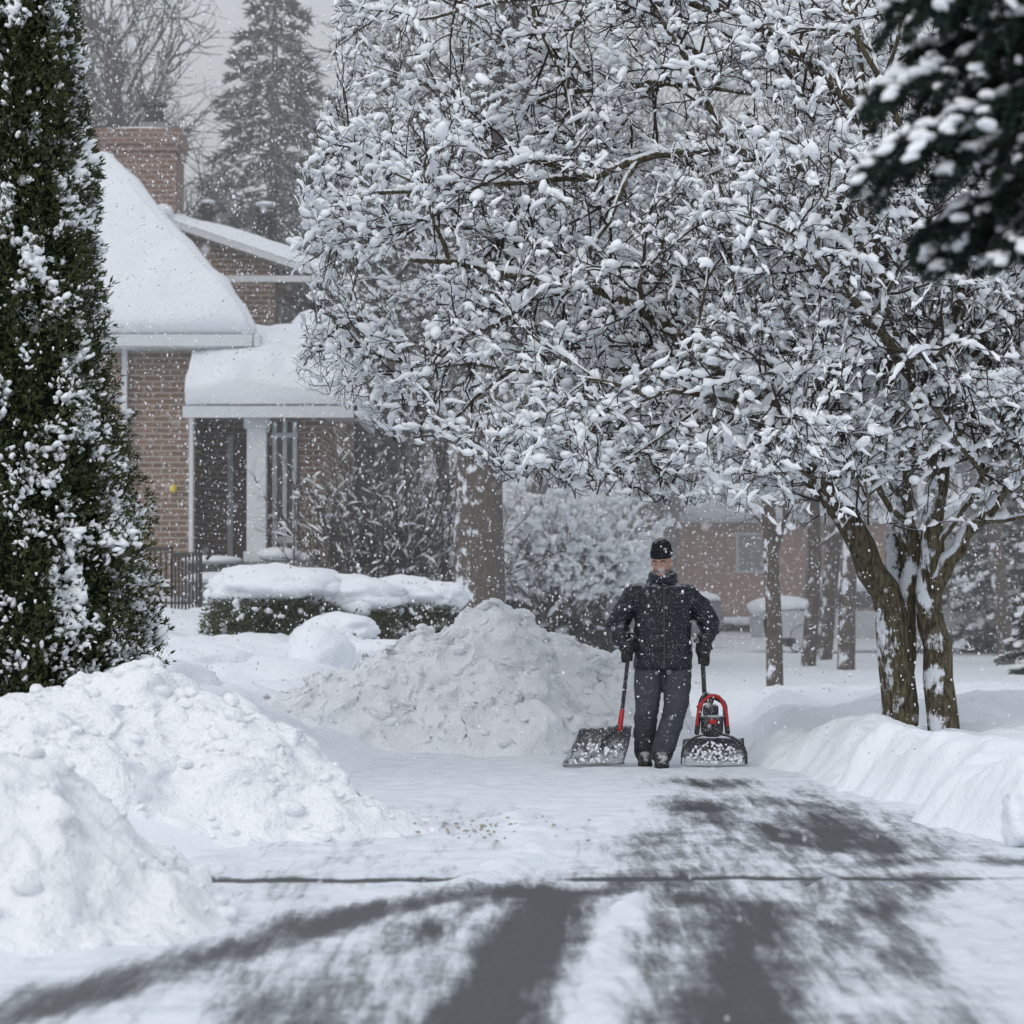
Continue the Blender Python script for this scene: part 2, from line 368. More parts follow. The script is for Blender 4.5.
pile('snow_pile', -.3, 26.0, [(-.10, 25.8, 1.45, 1.7, 1.30, 1.6), (-.75, 26.0, 1.45, 1.7, 1.0, 1.4), (.55, 26.1, 1.15, 1.6, 1.0, 1.5), (-1.5, 26.2, 1.3, 1.6, .40, 1.4)], (3.6, 2.6), .027, .8, 100, chunks=420)
pile('snow_pile', -2.3, 17.2, [(-2.15, 17.3, 1.50, 1.9, .80, 1.25), (-1.65, 17.0, 1.25, 1.6, .60, 1.3), (-3.1, 17.4, 1.5, 1.8, .50, 1.3), (-1.0, 16.9, .8, 1.2, .18, 1.3)], (2.4, 2.3), .024, .6, 200, chunks=320)
pile('snow_pile', -2.4, 12.4, [(-2.1, 12.3, .95, 1.5, .72, 1.35), (-3.0, 12.4, 1.4, 1.7, .6, 1.3), (-1.75, 12.1, .68, 1.2, .42, 1.4)], (2.2, 2.0), .024, .5, 300, chunks=200)
def mounds(name, L, seed, mat=m_snow):
    g = Geo()
    for i, (x, y, z, rx, ry, rz) in enumerate(L):
        V, F = ICO[4]; V2 = np.sign(V)*np.abs(V)**.85
        n = 1+.26*fbm(V[:, 0]*1.3+i*5, V[:, 1]*1.3, V[:, 2]*1.3, 4, seed+i)
        g.add(V*n[:, None]*[rx, ry, rz]+[x, y, z], F)
    return g.make(name, mat)
mounds('snow_mounds', [(-3.25, 29, .55, .85, .9, .34), (-2.5, 28.8, .42, .75, .8, .32), (-2.1, 31.5, .60, .35, .5, .36), (-3.6, 27, .48, .9, .9, .34), (-2.1, 27.6, .32, .9, .8, .26), (-3.9, 31, .52, 1.0, .9, .36), (-1.5, 33, .5, 1.0, .8, .3), (2.80, 15.75, .18, .16, .2, .2)], 40)

# ------------------------------------------------------------------ bare snowy trees
def rotv(d, ang, az):
    d = d/np.linalg.norm(d); r = np.array([0, 0, 1.]) if abs(d[2]) < .9 else np.array([1., 0, 0])
    u = np.cross(d, r); u /= np.linalg.norm(u); v = np.cross(d, u)
    return d*math.cos(ang)+(u*math.cos(az)+v*math.sin(az))*math.sin(ang)
class Tree:
    def __init__(s, seed, P, env=None): s.rs = R(seed); s.P = P; s.lines = []; s.env = env
    def grow(s, p, d, L, r, lev):
        P = s.P; n = P['seg'][lev]; pts = [p]; rad = [r]; d = d/np.linalg.norm(d); st = L/n
        for i in range(n):
            d = d+s.rs.randn(3)*P['jit'][lev]; d[2] += P['trop'][lev]; d /= np.linalg.norm(d)
            q = p+d*st
            if s.env and not s.env(q):
                d[2] = abs(d[2])+.4; d /= np.linalg.norm(d); q = p+d*st
                if not s.env(q): break
            p = q; pts.append(p); rad.append(r*(1-(i+1)/n*.6))
        if len(pts) < 3: return
        s.lines.append((np.array(pts), np.array(rad), lev)); s.kids(np.array(pts), np.array(rad), L, lev)
    def kids(s, pts, rad, L, lev, t0=.18):
        P = s.P
        if lev+1 >= len(P['seg']): return
        nk = P['kids'][lev]; nk = max(1, int(nk*s.rs.uniform(.8, 1.2)))
        n = len(pts)-1; az = s.rs.rand()*6.28
        for k in range(nk):
            t = t0+(1-t0)*(k+s.rs.rand()*.8)/nk; t = min(t, .999); i = int(t*n); f = t*n-i
            p = pts[i]*(1-f)+pts[i+1]*f; d = pts[i+1]-pts[i]
            az += 2.4+s.rs.randn()*.4
            nd = rotv(d, math.radians(s.rs.uniform(*P['ang'])), az)
            Lk = P['len'][lev+1]*s.rs.uniform(.7, 1.2)*(1-.45*t)
            rk = min(rad[i]*.75, P['rad'][lev+1])
            s.grow(p, nd, Lk, rk, lev+1)
def build_tree(name, T, mats, cover=.5, h=.02, step=.05, big=.05, bigsz=.05, seed=1, sides=(10, 6, 5, 4, 3)):
    e = empty(name); gb = Geo(); gs = Geo(); rs = R(seed); C = []; D = []; A = []
    for pts, rad, lev in T.lines:
        gb.tube(pts, rad, sides[min(lev, 4)], 0 if lev < 2 else 1)
        if lev < 1 and rad.mean() > .16 or cover <= 0: continue
        seg = np.linalg.norm(pts[1:]-pts[:-1], axis=1); cs = np.concatenate([[0], np.cumsum(seg)]); L = cs[-1]
        n = max(5, int(L/step)); s = np.linspace(0, L, n)
        P = np.stack([np.interp(s, cs, pts[:, k]) for k in range(3)], 1); r = np.interp(s, cs, rad)
        tz = np.abs(np.gradient(P[:, 2]))/(L/(n-1)+1e-9)
        q = rs.rand(n+2); q = (q[:-2]+q[1:-1]+q[2:])/3
        q = q+rs.randn()*.08+(.07 if lev <= 2 else 0)
        on = np.clip((q-(1-cover))*14+.3, 0, 1)*np.clip((.97-tz)*2.6, 0, 1)
        if on.max() < .15: continue
        on[0] = on[-1] = .0
        hh = h*(.45+1.0*rs.rand(n))*(1.4 if lev <= 2 else 1.0)
        R_ = (hh+r*.55)*on+.0006
        P[:, 2] += (r*.6+hh*.5)*np.sqrt(on); P[:, 2] += rs.randn(n)*h*.2
        gs.tube(P, R_, 5, flat=.95)
        m = rs.rand(n) < big*on
        if m.any():
            for i in np.nonzero(m)[0]:
                k = bigsz*rs.uniform(.45, 1.2); C.append(P[i]+[0, 0, k*.2]); D.append(pts[-1]-pts[0]+rs.randn(3)*.15); A.append((k*rs.uniform(.8, 1.4), k*.85, k*.65))
    if C:
        A = np.array(A); blobs(gs, np.array(C), np.array(D), A[:, 0], A[:, 1], A[:, 2], seed, 2 if len(C) < 9000 else 1, .17)
    gb.make('branches', mats, parent=e)
    if gs.n: gs.make('clinging_snow', m_tsnow, parent=e)
    return e
def spline(P, n=14):
    P = np.array(P, float); m = len(P); out = []
    for t in np.linspace(0, m-1.0001, n):
        i = int(t); f = t-i; p0 = P[max(i-1, 0)]; p1 = P[i]; p2 = P[min(i+1, m-1)]; p3 = P[min(i+2, m-1)]
        out.append(.5*((2*p1)+(-p0+p2)*f+(2*p0-5*p1+4*p2-p3)*f*f+(-p0+3*p1-3*p2+p3)*f**3))
    return np.array(out)
def env1(p):
    return p[2] > np.interp(p[0], [-1.8, -.8, .2, 1.2, 2.2, 4, 6], [3.1, 2.55, 2.2, 2.08, 1.9, 1.75, 1.9]) and p[0] > -1.8+.10*max(0, p[2]-3.2) and p[2] < 6.9
PM = dict(seg=[12, 8, 6, 5, 4], jit=[.08, .13, .17, .2, .25], trop=[.02, .01, .01, .01, .01], kids=[10, 8, 6, 4], len=[4, 2.1, 1.05, .55, .28], rad=[.1, .030, .014, .0085, .0055], ang=(30, 70))
T = Tree(7, PM, env1)
def limb(P, r0, r1, lev=0, L=4, n=16, t0=.25, kids=True):
    pts = spline(P, n); pts[1:] += T.rs.randn(n-1, 3)*.018; rad = np.linspace(r0, r1, n); T.lines.append((pts, rad, lev))
    if kids: T.kids(pts, rad, L, lev, t0)
yb = 23.6
limb([(3.14, yb, .15), (3.10, yb, .9), (3.04, yb, 1.35), (2.83, yb-.1, 1.72), (2.54, yb-.2, 2.21), (2.18, yb-.3, 2.7), (1.69, yb-.4, 3.19), (.95, yb-.6, 3.65), (.1, yb-.7, 3.9), (-.8, yb-.8, 4.0)], .155, .022, t0=.42, n=22)
limb([(3.13, yb+.05, .25), (3.22, yb+.1, 1.1), (3.25, yb+.1, 1.6), (3.2, yb+.1, 2.2), (3.05, yb+.15, 3.1), (2.99, yb+.1, 4.4), (2.8, yb, 6.0), (2.6, yb, 7.6)], .125, .03, t0=.35, n=20)
limb([(3.5, yb-.1, .15), (3.44, yb-.1, .9), (3.38, yb-.1, 1.4), (3.42, yb-.15, 2.0), (3.5, yb-.2, 2.8), (3.65, yb-.3, 4.2), (3.95, yb-.3, 6), (4.1, yb-.3, 7.4)], .135, .03, t0=.35, n=20)
limb([(3.4, yb-.1, 1.3), (3.55, yb-.2, 1.65), (3.72, yb-.3, 1.95), (4.1, yb-.5, 2.35), (4.8, yb-.6, 2.9), (5.6, yb-.6, 3.4)], .085, .02, t0=.4)
limb([(3.1, yb, 1.0), (3.16, yb+.3, 1.8), (3.3, yb+.7, 2.6), (3.4, yb+1.3, 3.8), (3.3, yb+1.8, 5.2), (3.0, yb+2.2, 6.5)], .09, .02, t0=.4)
limb([(3.02, yb+.1, 3.6), (2.7, yb, 4.5), (2.2, yb-.1, 4.92), (1.4, yb-.2, 4.98), (.7, yb-.3, 4.75), (0, yb-.3, 4.7), (-.9, yb-.4, 4.6), (-1.5, yb-.4, 4.4)], .065, .014, n=20, t0=.2)
limb([(2.18, yb-.3, 2.7), (1.85, yb, 3.0), (1.3, yb+.3, 3.25), (.6, yb+.5, 3.2), (-.1, yb+.6, 3.25), (-.9, yb+.6, 3.3), (-1.4, yb+.6, 3.5)], .05, .012, n=18, t0=.15)
limb([(2.54, yb-.2, 2.21), (2.1, yb-.9, 2.6), (1.6, yb-1.4, 2.85), (1.0, yb-1.7, 2.9), (.5, yb-1.8, 3.0)], .04, .012, n=16, t0=.2)
limb([(2.9, yb, 5.2), (2.2, yb, 5.9), (1.2, yb, 6.3), (.2, yb+.1, 6.3), (-.8, yb+.2, 6.1)], .05, .014, n=18, t0=.15)
limb([(2.95, yb, 4.7), (2.4, yb+.5, 5.4), (1.6, yb+1, 5.7), (.6, yb+1.3, 5.7), (-.4, yb+1.4, 5.4), (-1.2, yb+1.4, 5.2)], .05, .014, n=18, t0=.15)
limb([(3.1, yb+.1, 2.7), (2.6, yb+.7, 3.3), (1.9, yb+1.2, 3.9), (1.1, yb+1.5, 4.2), (.1, yb+1.7, 4.3)], .055, .014, n=16, t0=.2)
limb([(3.45, yb-.15, 2.3), (3.2, yb-.8, 2.9), (2.9, yb-1.4, 3.3), (2.5, yb-1.9, 3.6), (2.1, yb-2.2, 4.0)], .05, .014, n=14, t0=.2)
limb([(3.5, yb-.2, 3.0), (3.9, yb-.3, 3.5), (4.5, yb-.4, 3.8), (5.4, yb-.3, 4.1)], .05, .014, n=14, t0=.2)
limb([(3.6, yb-.2, 3.9), (3.3, yb-.9, 4.6), (2.9, yb-1.3, 5.2), (2.5, yb-1.6, 6.0)], .05, .014, n=14, t0=.15)
limb([(3.25, yb+.1, 1.9), (2.95, yb-.4, 2.15), (2.7, yb-.9, 2.3), (2.3, yb-1.2, 2.3), (2.0, yb-1.4, 2.4)], .03, .01, n=12, t0=.3)
build_tree('snow_laden_tree', T, [m_bark, m_twig], .365, .0205, .030, .055, .05, 3)

def env2(p): return p[2] > np.interp(p[0], [-3, -1, 2, 5], [4.2, 3.4, 3.0, 3.0]) and p[0] > -2.75 and p[2] < 11.6
PG = dict(seg=[12, 9, 7, 5, 3], jit=[.06, .12, .16, .2, .2], trop=[.02, .02, .02, .02, .02], kids=[15, 8, 6, 4], len=[9, 4.2, 1.9, .95, .5], rad=[.4, .10, .035, .018, .012], ang=(35, 70))
T = Tree(21, PG, env2)
tr_pts = np.array([(-.5, 45, .7), (-.5, 45, 1.2), (-.52, 45, 2.5), (-.48, 45, 4), (-.3, 45, 5.5), (-.4, 45.1, 7.5), (-.2, 45, 9.5), (-.3, 45, 12)], float)
pts = spline(tr_pts, 16); rad = np.interp(np.linspace(0, 1, 16), [0, .06, .3, 1], [.50, .42, .38, .08])
T.lines.append((pts, rad, 0)); T.kids(pts, rad, 9, 0, .3); T.kids(pts, rad, 9, 0, .3)
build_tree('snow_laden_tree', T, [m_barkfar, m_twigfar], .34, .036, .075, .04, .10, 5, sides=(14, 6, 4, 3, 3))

PB = dict(seg=[9, 7, 5, 4], jit=[.05, .12, .16, .2], trop=[.01, .03, .02, .02], kids=[16, 8, 5], len=[7, 2.4, 1.1, .55], rad=[.11, .04, .018, .012], ang=(30, 60))
T = Tree(33, PB, lambda p: p[2] > 1.9 or abs(p[0])+abs(p[1]) < .5); T.grow(np.array([0, 0, -.2]), np.array([0, 0, 1.]), 7.5, .12, 0)
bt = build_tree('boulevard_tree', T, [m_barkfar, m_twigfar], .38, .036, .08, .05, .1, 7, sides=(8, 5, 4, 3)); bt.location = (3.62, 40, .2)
def inst(src, name, loc, rz=0, sc=1):
    e = empty(name); e.location = loc; e.rotation_euler = (0, 0, rz); e.scale = (sc,)*3
    for c in src.children:
        o = bpy.data.objects.new(c.name.split('.')[0], c.data); scene.collection.objects.link(o); o.parent = e
    return e
for (x, y, z, rz, sc) in [(5.3, 52, .2, 1, 1.2), (6.1, 57, .2, 2, 1.5), (5.75, 50, .2, 3, 1.3), (9.2, 54, .3, 5, 1.4), (11.5, 72, .6, 1, 1.7)]:
    inst(bt, 'boulevard_tree', (x, y, z), rz, sc)
PF = dict(seg=[9, 8, 6, 4], jit=[.06, .12, .16, .2], trop=[.01, .03, .03, .02], kids=[22, 10, 6], len=[12, 5, 2.2, 1.1], rad=[.2, .07, .03, .02], ang=(25, 55))
T = Tree(55, PF); T.grow(np.array([0, 0, -.2]), np.array([0, 0, 1.]), 13, .22, 0)
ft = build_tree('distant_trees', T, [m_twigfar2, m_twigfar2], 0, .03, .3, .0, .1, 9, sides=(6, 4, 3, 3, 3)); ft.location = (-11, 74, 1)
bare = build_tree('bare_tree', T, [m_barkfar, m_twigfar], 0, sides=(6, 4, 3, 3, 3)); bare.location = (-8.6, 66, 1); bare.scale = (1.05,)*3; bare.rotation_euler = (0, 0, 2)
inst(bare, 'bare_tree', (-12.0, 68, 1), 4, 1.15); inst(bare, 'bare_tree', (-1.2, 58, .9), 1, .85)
wood = []
rs = R(77)
for i in range(30):
    x = rs.uniform(-20, 24); y = rs.uniform(78, 115)
    if -14 < x < -4 and rs.rand() < .4: continue
    wood.append((x, y, .8, rs.rand()*6, rs.uniform(.65, 1.1)))
wood += [(-2.6, 70, 1, 1, .85), (.5, 72, 1, 2, .95), (4, 75, 1, 4, 1.0), (8, 72, 1, 5, .95), (12, 74, 1, 0, 1)]
for (x, y, z, rz, sc) in wood:
    e2 = empty('wood_tree'); e2.parent = ft; e2.location = (x+11, y-74, z-1); e2.rotation_euler = (0, 0, rz); e2.scale = (sc,)*3
    for c in [c for c in ft.children if c.type == 'MESH']:
        o = bpy.data.objects.new('wood_branches', c.data); scene.collection.objects.link(o); o.parent = e2

# ------------------------------------------------------------------ conifers
def conifer(name, base, H, Rad, nb, seed, mats, leafL=.09, leafW=.012, per=90, zmin=.08, snow=.5, droop=.35, csz=1.0, shape=.9, extra=None, sway=.3, hero=False):
    rs = R(seed); e = empty(name); gb = Geo(); gl = Geo(); gs = Geo(); base = np.array(base, float)
    gb.tube([base+[0, 0, -.2], base+[0, 0, H*.5], base+[0, 0, H]], [H*.022, H*.013, .01], 8)
    br = []
    for i in range(nb):
        t = zmin+(1-zmin)*(i+rs.rand())/nb; az = i*2.399+rs.randn()*.3; L = Rad*(1-t)**shape*rs.uniform(.7, 1.2)+.05*Rad
        o = base+[0, 0, H*t]; br.append((o, np.array([math.cos(az), math.sin(az), sway*(t-.3)+.1]), L, per))
    if extra: br += [(o, d, L, per*3) for (o, d, L) in extra]
    for (o, d, L, pr) in br:
        tt = np.linspace(0, 1, 7)[:, None]; pts = o+d*L*tt+np.array([0, 0, -1.])*droop*L*tt**1.6+rs.randn(7, 3)*.01*L
        gb.tube(pts, np.linspace(.012*L+.008, .004, 7), 4)
        hd = nrm(np.array([d[0], d[1], 0])); sdv = np.array([-hd[1], hd[0], 0])
        if hero and pr > per:
            for k in range(34):
                t = .2+.8*k/34; sg = 1 if k % 2 else -1; p0 = np.array([np.interp(t, tt[:, 0], pts[:, q]) for q in range(3)])
                Lt = (.46*(1-t)+.13)*rs.uniform(.7, 1.1)*min(1, L/1.5)
                dd = hd*.75+sdv*sg*.8+np.array([0, 0, -.35])+rs.randn(3)*.15; q = np.linspace(0, 1, 5)[:, None]
                tp = p0+nrm(dd)*Lt*q+np.array([0, 0, -1.])*q**2*Lt*.5; gb.tube(tp, np.linspace(.005, .002, 5), 4)
                m = int(Lt*2600); u = rs.rand(m); P = np.stack([np.interp(u, q[:, 0], tp[:, c]) for c in range(3)], 1)
                leaves(gl, P, nrm(dd)*.6+rs.randn(m, 3)*.75+[0, 0, -.25], rs.uniform(.022, .045, m), .0042, rs.randint(1e6))
                if rs.rand() < .62:
                    m = int(3+Lt*16); uu = rs.rand(m); P = np.stack([np.interp(uu, q[:, 0], tp[:, c]) for c in range(3)], 1); zz = rs.uniform(.4, 1.2, m)
                    blobs(gs, P+[0, 0, .022]+rs.randn(m, 3)*.008, np.tile(nrm(dd), (m, 1))+rs.randn(m, 3)*.25, .040*zz, .026*zz, .015*zz, rs.randint(1e6), 2, .2)
            continue
        n = int(pr*(.3+L)); t = rs.rand(n)**.75
        wd = L*.34*(1-t)**.7+.06*L; s = (rs.rand(n)*2-1)
        P = np.stack([np.interp(t, tt[:, 0], pts[:, k]) for k in range(3)], 1)+sdv*(s*wd)[:, None]+hd*(np.abs(s)*wd*.55)[:, None]
        P[:, 2] -= np.abs(s)*wd*.35+rs.rand(n)*.10*L*.6
        D = hd*.8+sdv*(np.sign(s)*.8)[:, None]+rs.randn(n, 3)*.45+np.array([0, 0, -.15])
        leaves(gl, P, D, rs.uniform(.6, 1.3, n)*leafL, leafW, rs.randint(1e6))
        ns = int(snow*L*14/csz)
        if ns:
            t = rs.rand(ns)**.8; s = (rs.rand(ns)*2-1)*.8; wd = L*.34*(1-t)**.7+.05*L
            P = np.stack([np.interp(t, tt[:, 0], pts[:, k]) for k in range(3)], 1)+sdv*(s*wd)[:, None]+hd*(np.abs(s)*wd*.55)[:, None]
            P[:, 2] -= np.abs(s)*wd*.35-.02*csz
            q = rs.uniform(.5, 1.3, ns)*csz
            blobs(gs, P, hd+sdv*(np.sign(s)*.7)[:, None]+[0, 0, -.25], .10*q, .05*q, .032*q, rs.randint(1e6), 2 if csz < .8 else 1, .2)
    gb.make('trunk_and_boughs', mats[1], parent=e); gl.make('needles', mats[0], False, parent=e)
    if gs.n: gs.make('snow_on_boughs', m_tsnow, parent=e)
    return e
ex = []
for i, (tx, tz) in enumerate([(1.1, 2.75), (1.15, 2.9), (1.2, 2.72), (1.32, 2.55), (1.36, 2.45), (1.22, 3.0), (1.2, 3.15), (1.4, 2.72), (1.45, 2.58), (1.32, 3.25), (1.5, 2.98), (1.3, 3.45), (1.5, 3.1), (1.55, 2.48), (1.42, 3.3)]):
    o = np.array([3.0, 9.1, tz+.5+.1*(i % 3)]); v = np.array([tx-.03, 8.8+.12*(i*7 % 6), tz])-o; L = np.linalg.norm(v); ex.append((o, v/L+np.array([0, 0, .3]), L))
conifer('spruce_tree', (3.1, 9.1, 0), 8, 1.2, 40, 61, [m_spruce, m_bark], .06, .006, 500, .42, .8, .3, .9, extra=ex, hero=True)
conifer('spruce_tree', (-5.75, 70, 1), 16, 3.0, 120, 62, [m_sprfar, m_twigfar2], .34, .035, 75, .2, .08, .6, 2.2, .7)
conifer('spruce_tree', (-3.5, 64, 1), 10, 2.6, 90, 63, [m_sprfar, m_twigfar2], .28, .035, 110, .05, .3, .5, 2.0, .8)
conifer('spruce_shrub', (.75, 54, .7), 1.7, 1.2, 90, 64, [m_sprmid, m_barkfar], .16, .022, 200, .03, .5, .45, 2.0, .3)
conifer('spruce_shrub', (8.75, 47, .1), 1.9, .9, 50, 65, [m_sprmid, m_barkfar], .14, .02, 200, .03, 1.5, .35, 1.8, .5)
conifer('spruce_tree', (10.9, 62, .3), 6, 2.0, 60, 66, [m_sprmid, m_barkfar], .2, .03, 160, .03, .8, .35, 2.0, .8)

def cedar(name, cx, cy, z0, H, seed, n=60000, prof=None):
    rs = R(seed); e = empty(name)
    zz = np.array([0, .06, .16, .35, .6, .8, 1]); rr = np.array(prof)
    def surf(th, t):
        r = np.interp(t, zz, rr); return r*(1+.18*fbm(th*2.2, t*9, None, 3, seed)+.15*vn(th*7, t*26, None, seed+2))
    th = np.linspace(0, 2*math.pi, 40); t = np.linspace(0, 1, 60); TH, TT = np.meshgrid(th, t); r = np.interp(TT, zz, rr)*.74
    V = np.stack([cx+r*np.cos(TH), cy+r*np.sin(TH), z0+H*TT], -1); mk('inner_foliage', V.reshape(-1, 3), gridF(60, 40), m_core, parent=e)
    g = Geo(); t = rs.rand(n)**1.25; th = rs.rand(n)*2*math.pi; r = surf(th, t)*(.72+.32*rs.rand(n)**.8)
    P = np.stack([cx+r*np.cos(th), cy+r*np.sin(th), z0+H*t], 1); D = np.stack([np.cos(th)*.9, np.sin(th)*.9, np.full(n, .65)], 1)+rs.randn(n, 3)*.5
    for k in range(3):
        leaves(g, P, D+rs.randn(n, 3)*.45, rs.uniform(.03, .075, n), rs.uniform(.004, .009, n), seed+k)
    g.make('sprays', m_cedar, False, parent=e)
    g = Geo(); n = 30000; t = rs.rand(n)**1.25; th = rs.rand(n)*2*math.pi; k = fbm(th*2.8, t*22, None, 5, seed+11, .72); ok = k > .14; t, th, k = t[ok], th[ok], k[ok]
    r = surf(th, t)*(.86+.16*rs.rand(len(t))); P = np.stack([cx+r*np.cos(th), cy+r*np.sin(th), z0+H*t], 1)
    D = np.stack([np.cos(th), np.sin(th), -.1+.8*rs.rand(len(t))], 1)+rs.randn(len(t), 3)*.5; s = rs.uniform(.3, 1.0, len(t))**1.3*(.7+k)
    blobs(g, P, D, .042*s, .021*s, .017*s, seed, 1, .3)
    g.make('clinging_snow', m_tsnow, parent=e); return e
cedar('arborvitae_tree', -3.42, 20, .0, 7.4, 71, prof=[.60, .84, .89, .62, .45, .34, .03])
cedar('arborvitae_tree', -4.6, 21, .1, 6.4, 72, 26000, prof=[.7, .9, .95, .75, .55, .36, .03])

def shrub(name, cx, cy, z0, rx, ry, h, cap, seed, n=9000):
    rs = R(seed); e = empty(name)
    u = nrm(rs.randn(n, 3)); u[:, 2] = np.abs(u[:, 2]); q = (.80+.3*rs.rand(n))[:, None]; us = np.sign(u)*np.abs(u)**.75
    P = us*q*[rx, ry, h]+[cx, cy, z0]; g = Geo(); leaves(g, P, u+rs.randn(n, 3)*.7, rs.uniform(.05, .1, n), .014, seed); g.make('leaves', m_cedar, False, parent=e)
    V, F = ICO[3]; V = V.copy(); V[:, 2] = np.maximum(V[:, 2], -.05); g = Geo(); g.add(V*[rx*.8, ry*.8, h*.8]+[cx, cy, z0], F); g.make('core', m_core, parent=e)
    V, F = ICO[4]; g = Geo(); k = 1+.20*fbm(V[:, 0]*1.8+seed, V[:, 1]*1.8, V[:, 2]*1.8, 4, seed); g.add(V*k[:, None]*[rx*1.05, ry*1.05, cap]+[cx, cy, z0+h*.90], F)
    for q in range(5):
        a = rs.rand()*6.28; V, F = ICO[3]; k = 1+.2*fbm(V[:, 0]*2+q, V[:, 1]*2, V[:, 2]*2, 3, seed+q); s = rs.uniform(.3, .5); g.add(V*k[:, None]*[rx*s, ry*s, cap*.6]+[cx+rx*.7*math.cos(a), cy+ry*.7*math.sin(a), z0+h*rs.uniform(.72, .95)], F)
    m = 60; a = rs.rand(m)*6.28; blobs(g, np.stack([cx+rx*.98*np.cos(a), cy+ry*.98*np.sin(a), z0+h*(.1+.6*rs.rand(m))], 1), rs.randn(m, 3), .07, .05, .03, seed, 2, .2)
    g.make('snow_cap', m_snow, parent=e)
shrub('shrub', -3.1, 38, .55, .90, .9, 1.0, .30, 81); shrub('shrub', -2.25, 38.3, .5, .80, .8, .92, .28, 82)
shrub('shrub', -1.5, 39, .6, .8, .8, .80, .26, 83); shrub('shrub', -2.2, 36.4, .4, .5, .6, .55, .22, 84, 5000)
PBu = dict(seg=[6, 5, 4], jit=[.12, .16, .2], trop=[.02, .02, .02], kids=[7, 6], len=[2, .9, .45], rad=[.02, .012, .008], ang=(20, 50))
T = Tree(91, PBu)
for i in range(90):
    a = T.rs.rand()*6.28; T.grow(np.array([-2.1+T.rs.randn()*.5, 47+T.rs.randn()*.4, .9]), np.array([math.cos(a)*.45, math.sin(a)*.45, 1.]), T.rs.uniform(1.6, 3.0), .018, 0)
build_tree('bare_bush', T, [m_twig, m_twig], .2, .015, .12, 0, .1, 11, sides=(4, 3, 3, 3, 3))
T = Tree(93, PBu)
for i in range(80):
    a = T.rs.rand()*6.28; T.grow(np.array([.8+T.rs.randn()*.35, 52.6+T.rs.randn()*.3, .9]), np.array([math.cos(a)*.75, math.sin(a)*.5, 1.]), T.rs.uniform(1.4, 2.7), .018, 0)
build_tree('snowy_bush', T, [m_twigfar, m_twigfar], .46, .036, .07, .08, .10, 12, sides=(4, 3, 3, 3, 3))

# ------------------------------------------------------------------ house
house = empty('brick_house')
def quad(geo, a, b, c, d, th=.12, m=0):
    a, b, c, d = [np.array(q, float) for q in (a, b, c, d)]; n = np.cross(b-a, d-a); n /= np.linalg.norm(n)+1e-9
    V = np.array([a, b, c, d, a-n*th, b-n*th, c-n*th, d-n*th])
    geo.add(V, np.array([[0, 1, 2, 3], [7, 6, 5, 4], [0, 4, 5, 1], [1, 5, 6, 2], [2, 6, 7, 3], [3, 7, 4, 0]]), m)
def snowslab(geo, a, b, c, d, th=.3, seed=0, e=(1, 1, 1, 1), n=44, m2=34, over=.1):
    a, b, c, d = [np.array(q, float) for q in (a, b, c, d)]; nn = np.cross(b-a, d-a); nn /= np.linalg.norm(nn)
    u, v = np.meshgrid(np.linspace(0, 1, n), np.linspace(0, 1, m2)); U, W = u[..., None], v[..., None]
    P = (a*(1-U)+b*U)*(1-W)+(d*(1-U)+c*U)*W
    def pr(x): return np.clip(1-(1-np.clip(x/.10, 0, 1))**2.4, 0, 1)**.6
    k = np.ones_like(u)
    if e[0]: k = k*pr(v)
    if e[1]: k = k*pr(1-u)
    if e[2]: k = k*pr(1-v)
    if e[3]: k = k*pr(u)
    h = th*k*(1+.34*fbm(P[..., 0]*.9+seed, P[..., 1]*.9, P[..., 2]*.9, 4, seed))
    out = (a-d)/np.linalg.norm(a-d)
    P = P+nn*h[..., None]+np.array([0, 0, .01])
    if e[0]: P = P+out*(over*np.sin(np.clip(h/th, 0, 1)*math.pi)*(1-np.clip(v/.25, 0, 1)))[..., None]
    geo.add(P.reshape(-1, 3), gridF(m2, n))
gb = Geo()
gb.box(-10.5, -5.47, 50, 56, .6, 5.72)
gb.box(-5.47, -3.27, 51.6, 60, .6, 5.0)
gb.box(-3.65, -3.27, 49.6, 51.6, .8, 4.42)
gb.box(-8.2, -4.6, 56, 63, 3, 7.75)
gb.make('walls', m_brick, False, house)
g = Geo(); g.add(np.array([(-8.2, 56, 7.75), (-4.6, 56, 7.75), (-6.7, 56, 8.5), (-8.2, 56.1, 7.75), (-4.6, 56.1, 7.75), (-6.7, 56.1, 8.5)], float), np.array([[0, 1, 2], [5, 4, 3]])); g.make('gable', m_brick, False, house)
CX = -.22
g = Geo(); g.box(-8.0+CX, -6.27+CX, 55.7, 57.2, 5, 9.85); g.box(-8.04+CX, -6.23+CX, 55.66, 57.24, 9.85, 10.0); g.box(-8.09+CX, -6.18+CX, 55.61, 57.29, 10.0, 10.28); g.make('chimney', m_brick2, False, house)
g = Geo(); g.box(-7.25, -6.7, 56.2, 56.7, 10.28, 10.5); g.tube([(-6.98, 56.4, 10.5), (-6.98, 56.4, 10.72)], [.19, .19], 12, 1)
for k in range(4): g.tube([(-6.98+.17*math.cos(k*1.57+.7), 56.4+.17*math.sin(k*1.57+.7), 10.7), (-6.98+.17*math.cos(k*1.57+.7), 56.4+.17*math.sin(k*1.57+.7), 10.86)], [.02, .02], 5, 1)
g.tube([(-6.98, 56.4, 10.84), (-6.98, 56.4, 10.88), (-6.98, 56.4, 11.0)], [.27, .26, .03], 12, 1)
g.tube([(-5.95, 56.5, 8.2), (-5.95, 56.5, 8.75)], [.1, .1], 10, 1); g.tube([(-5.95, 56.5, 8.75), (-5.95, 56.5, 8.95)], [.17, .1], 10, 1)
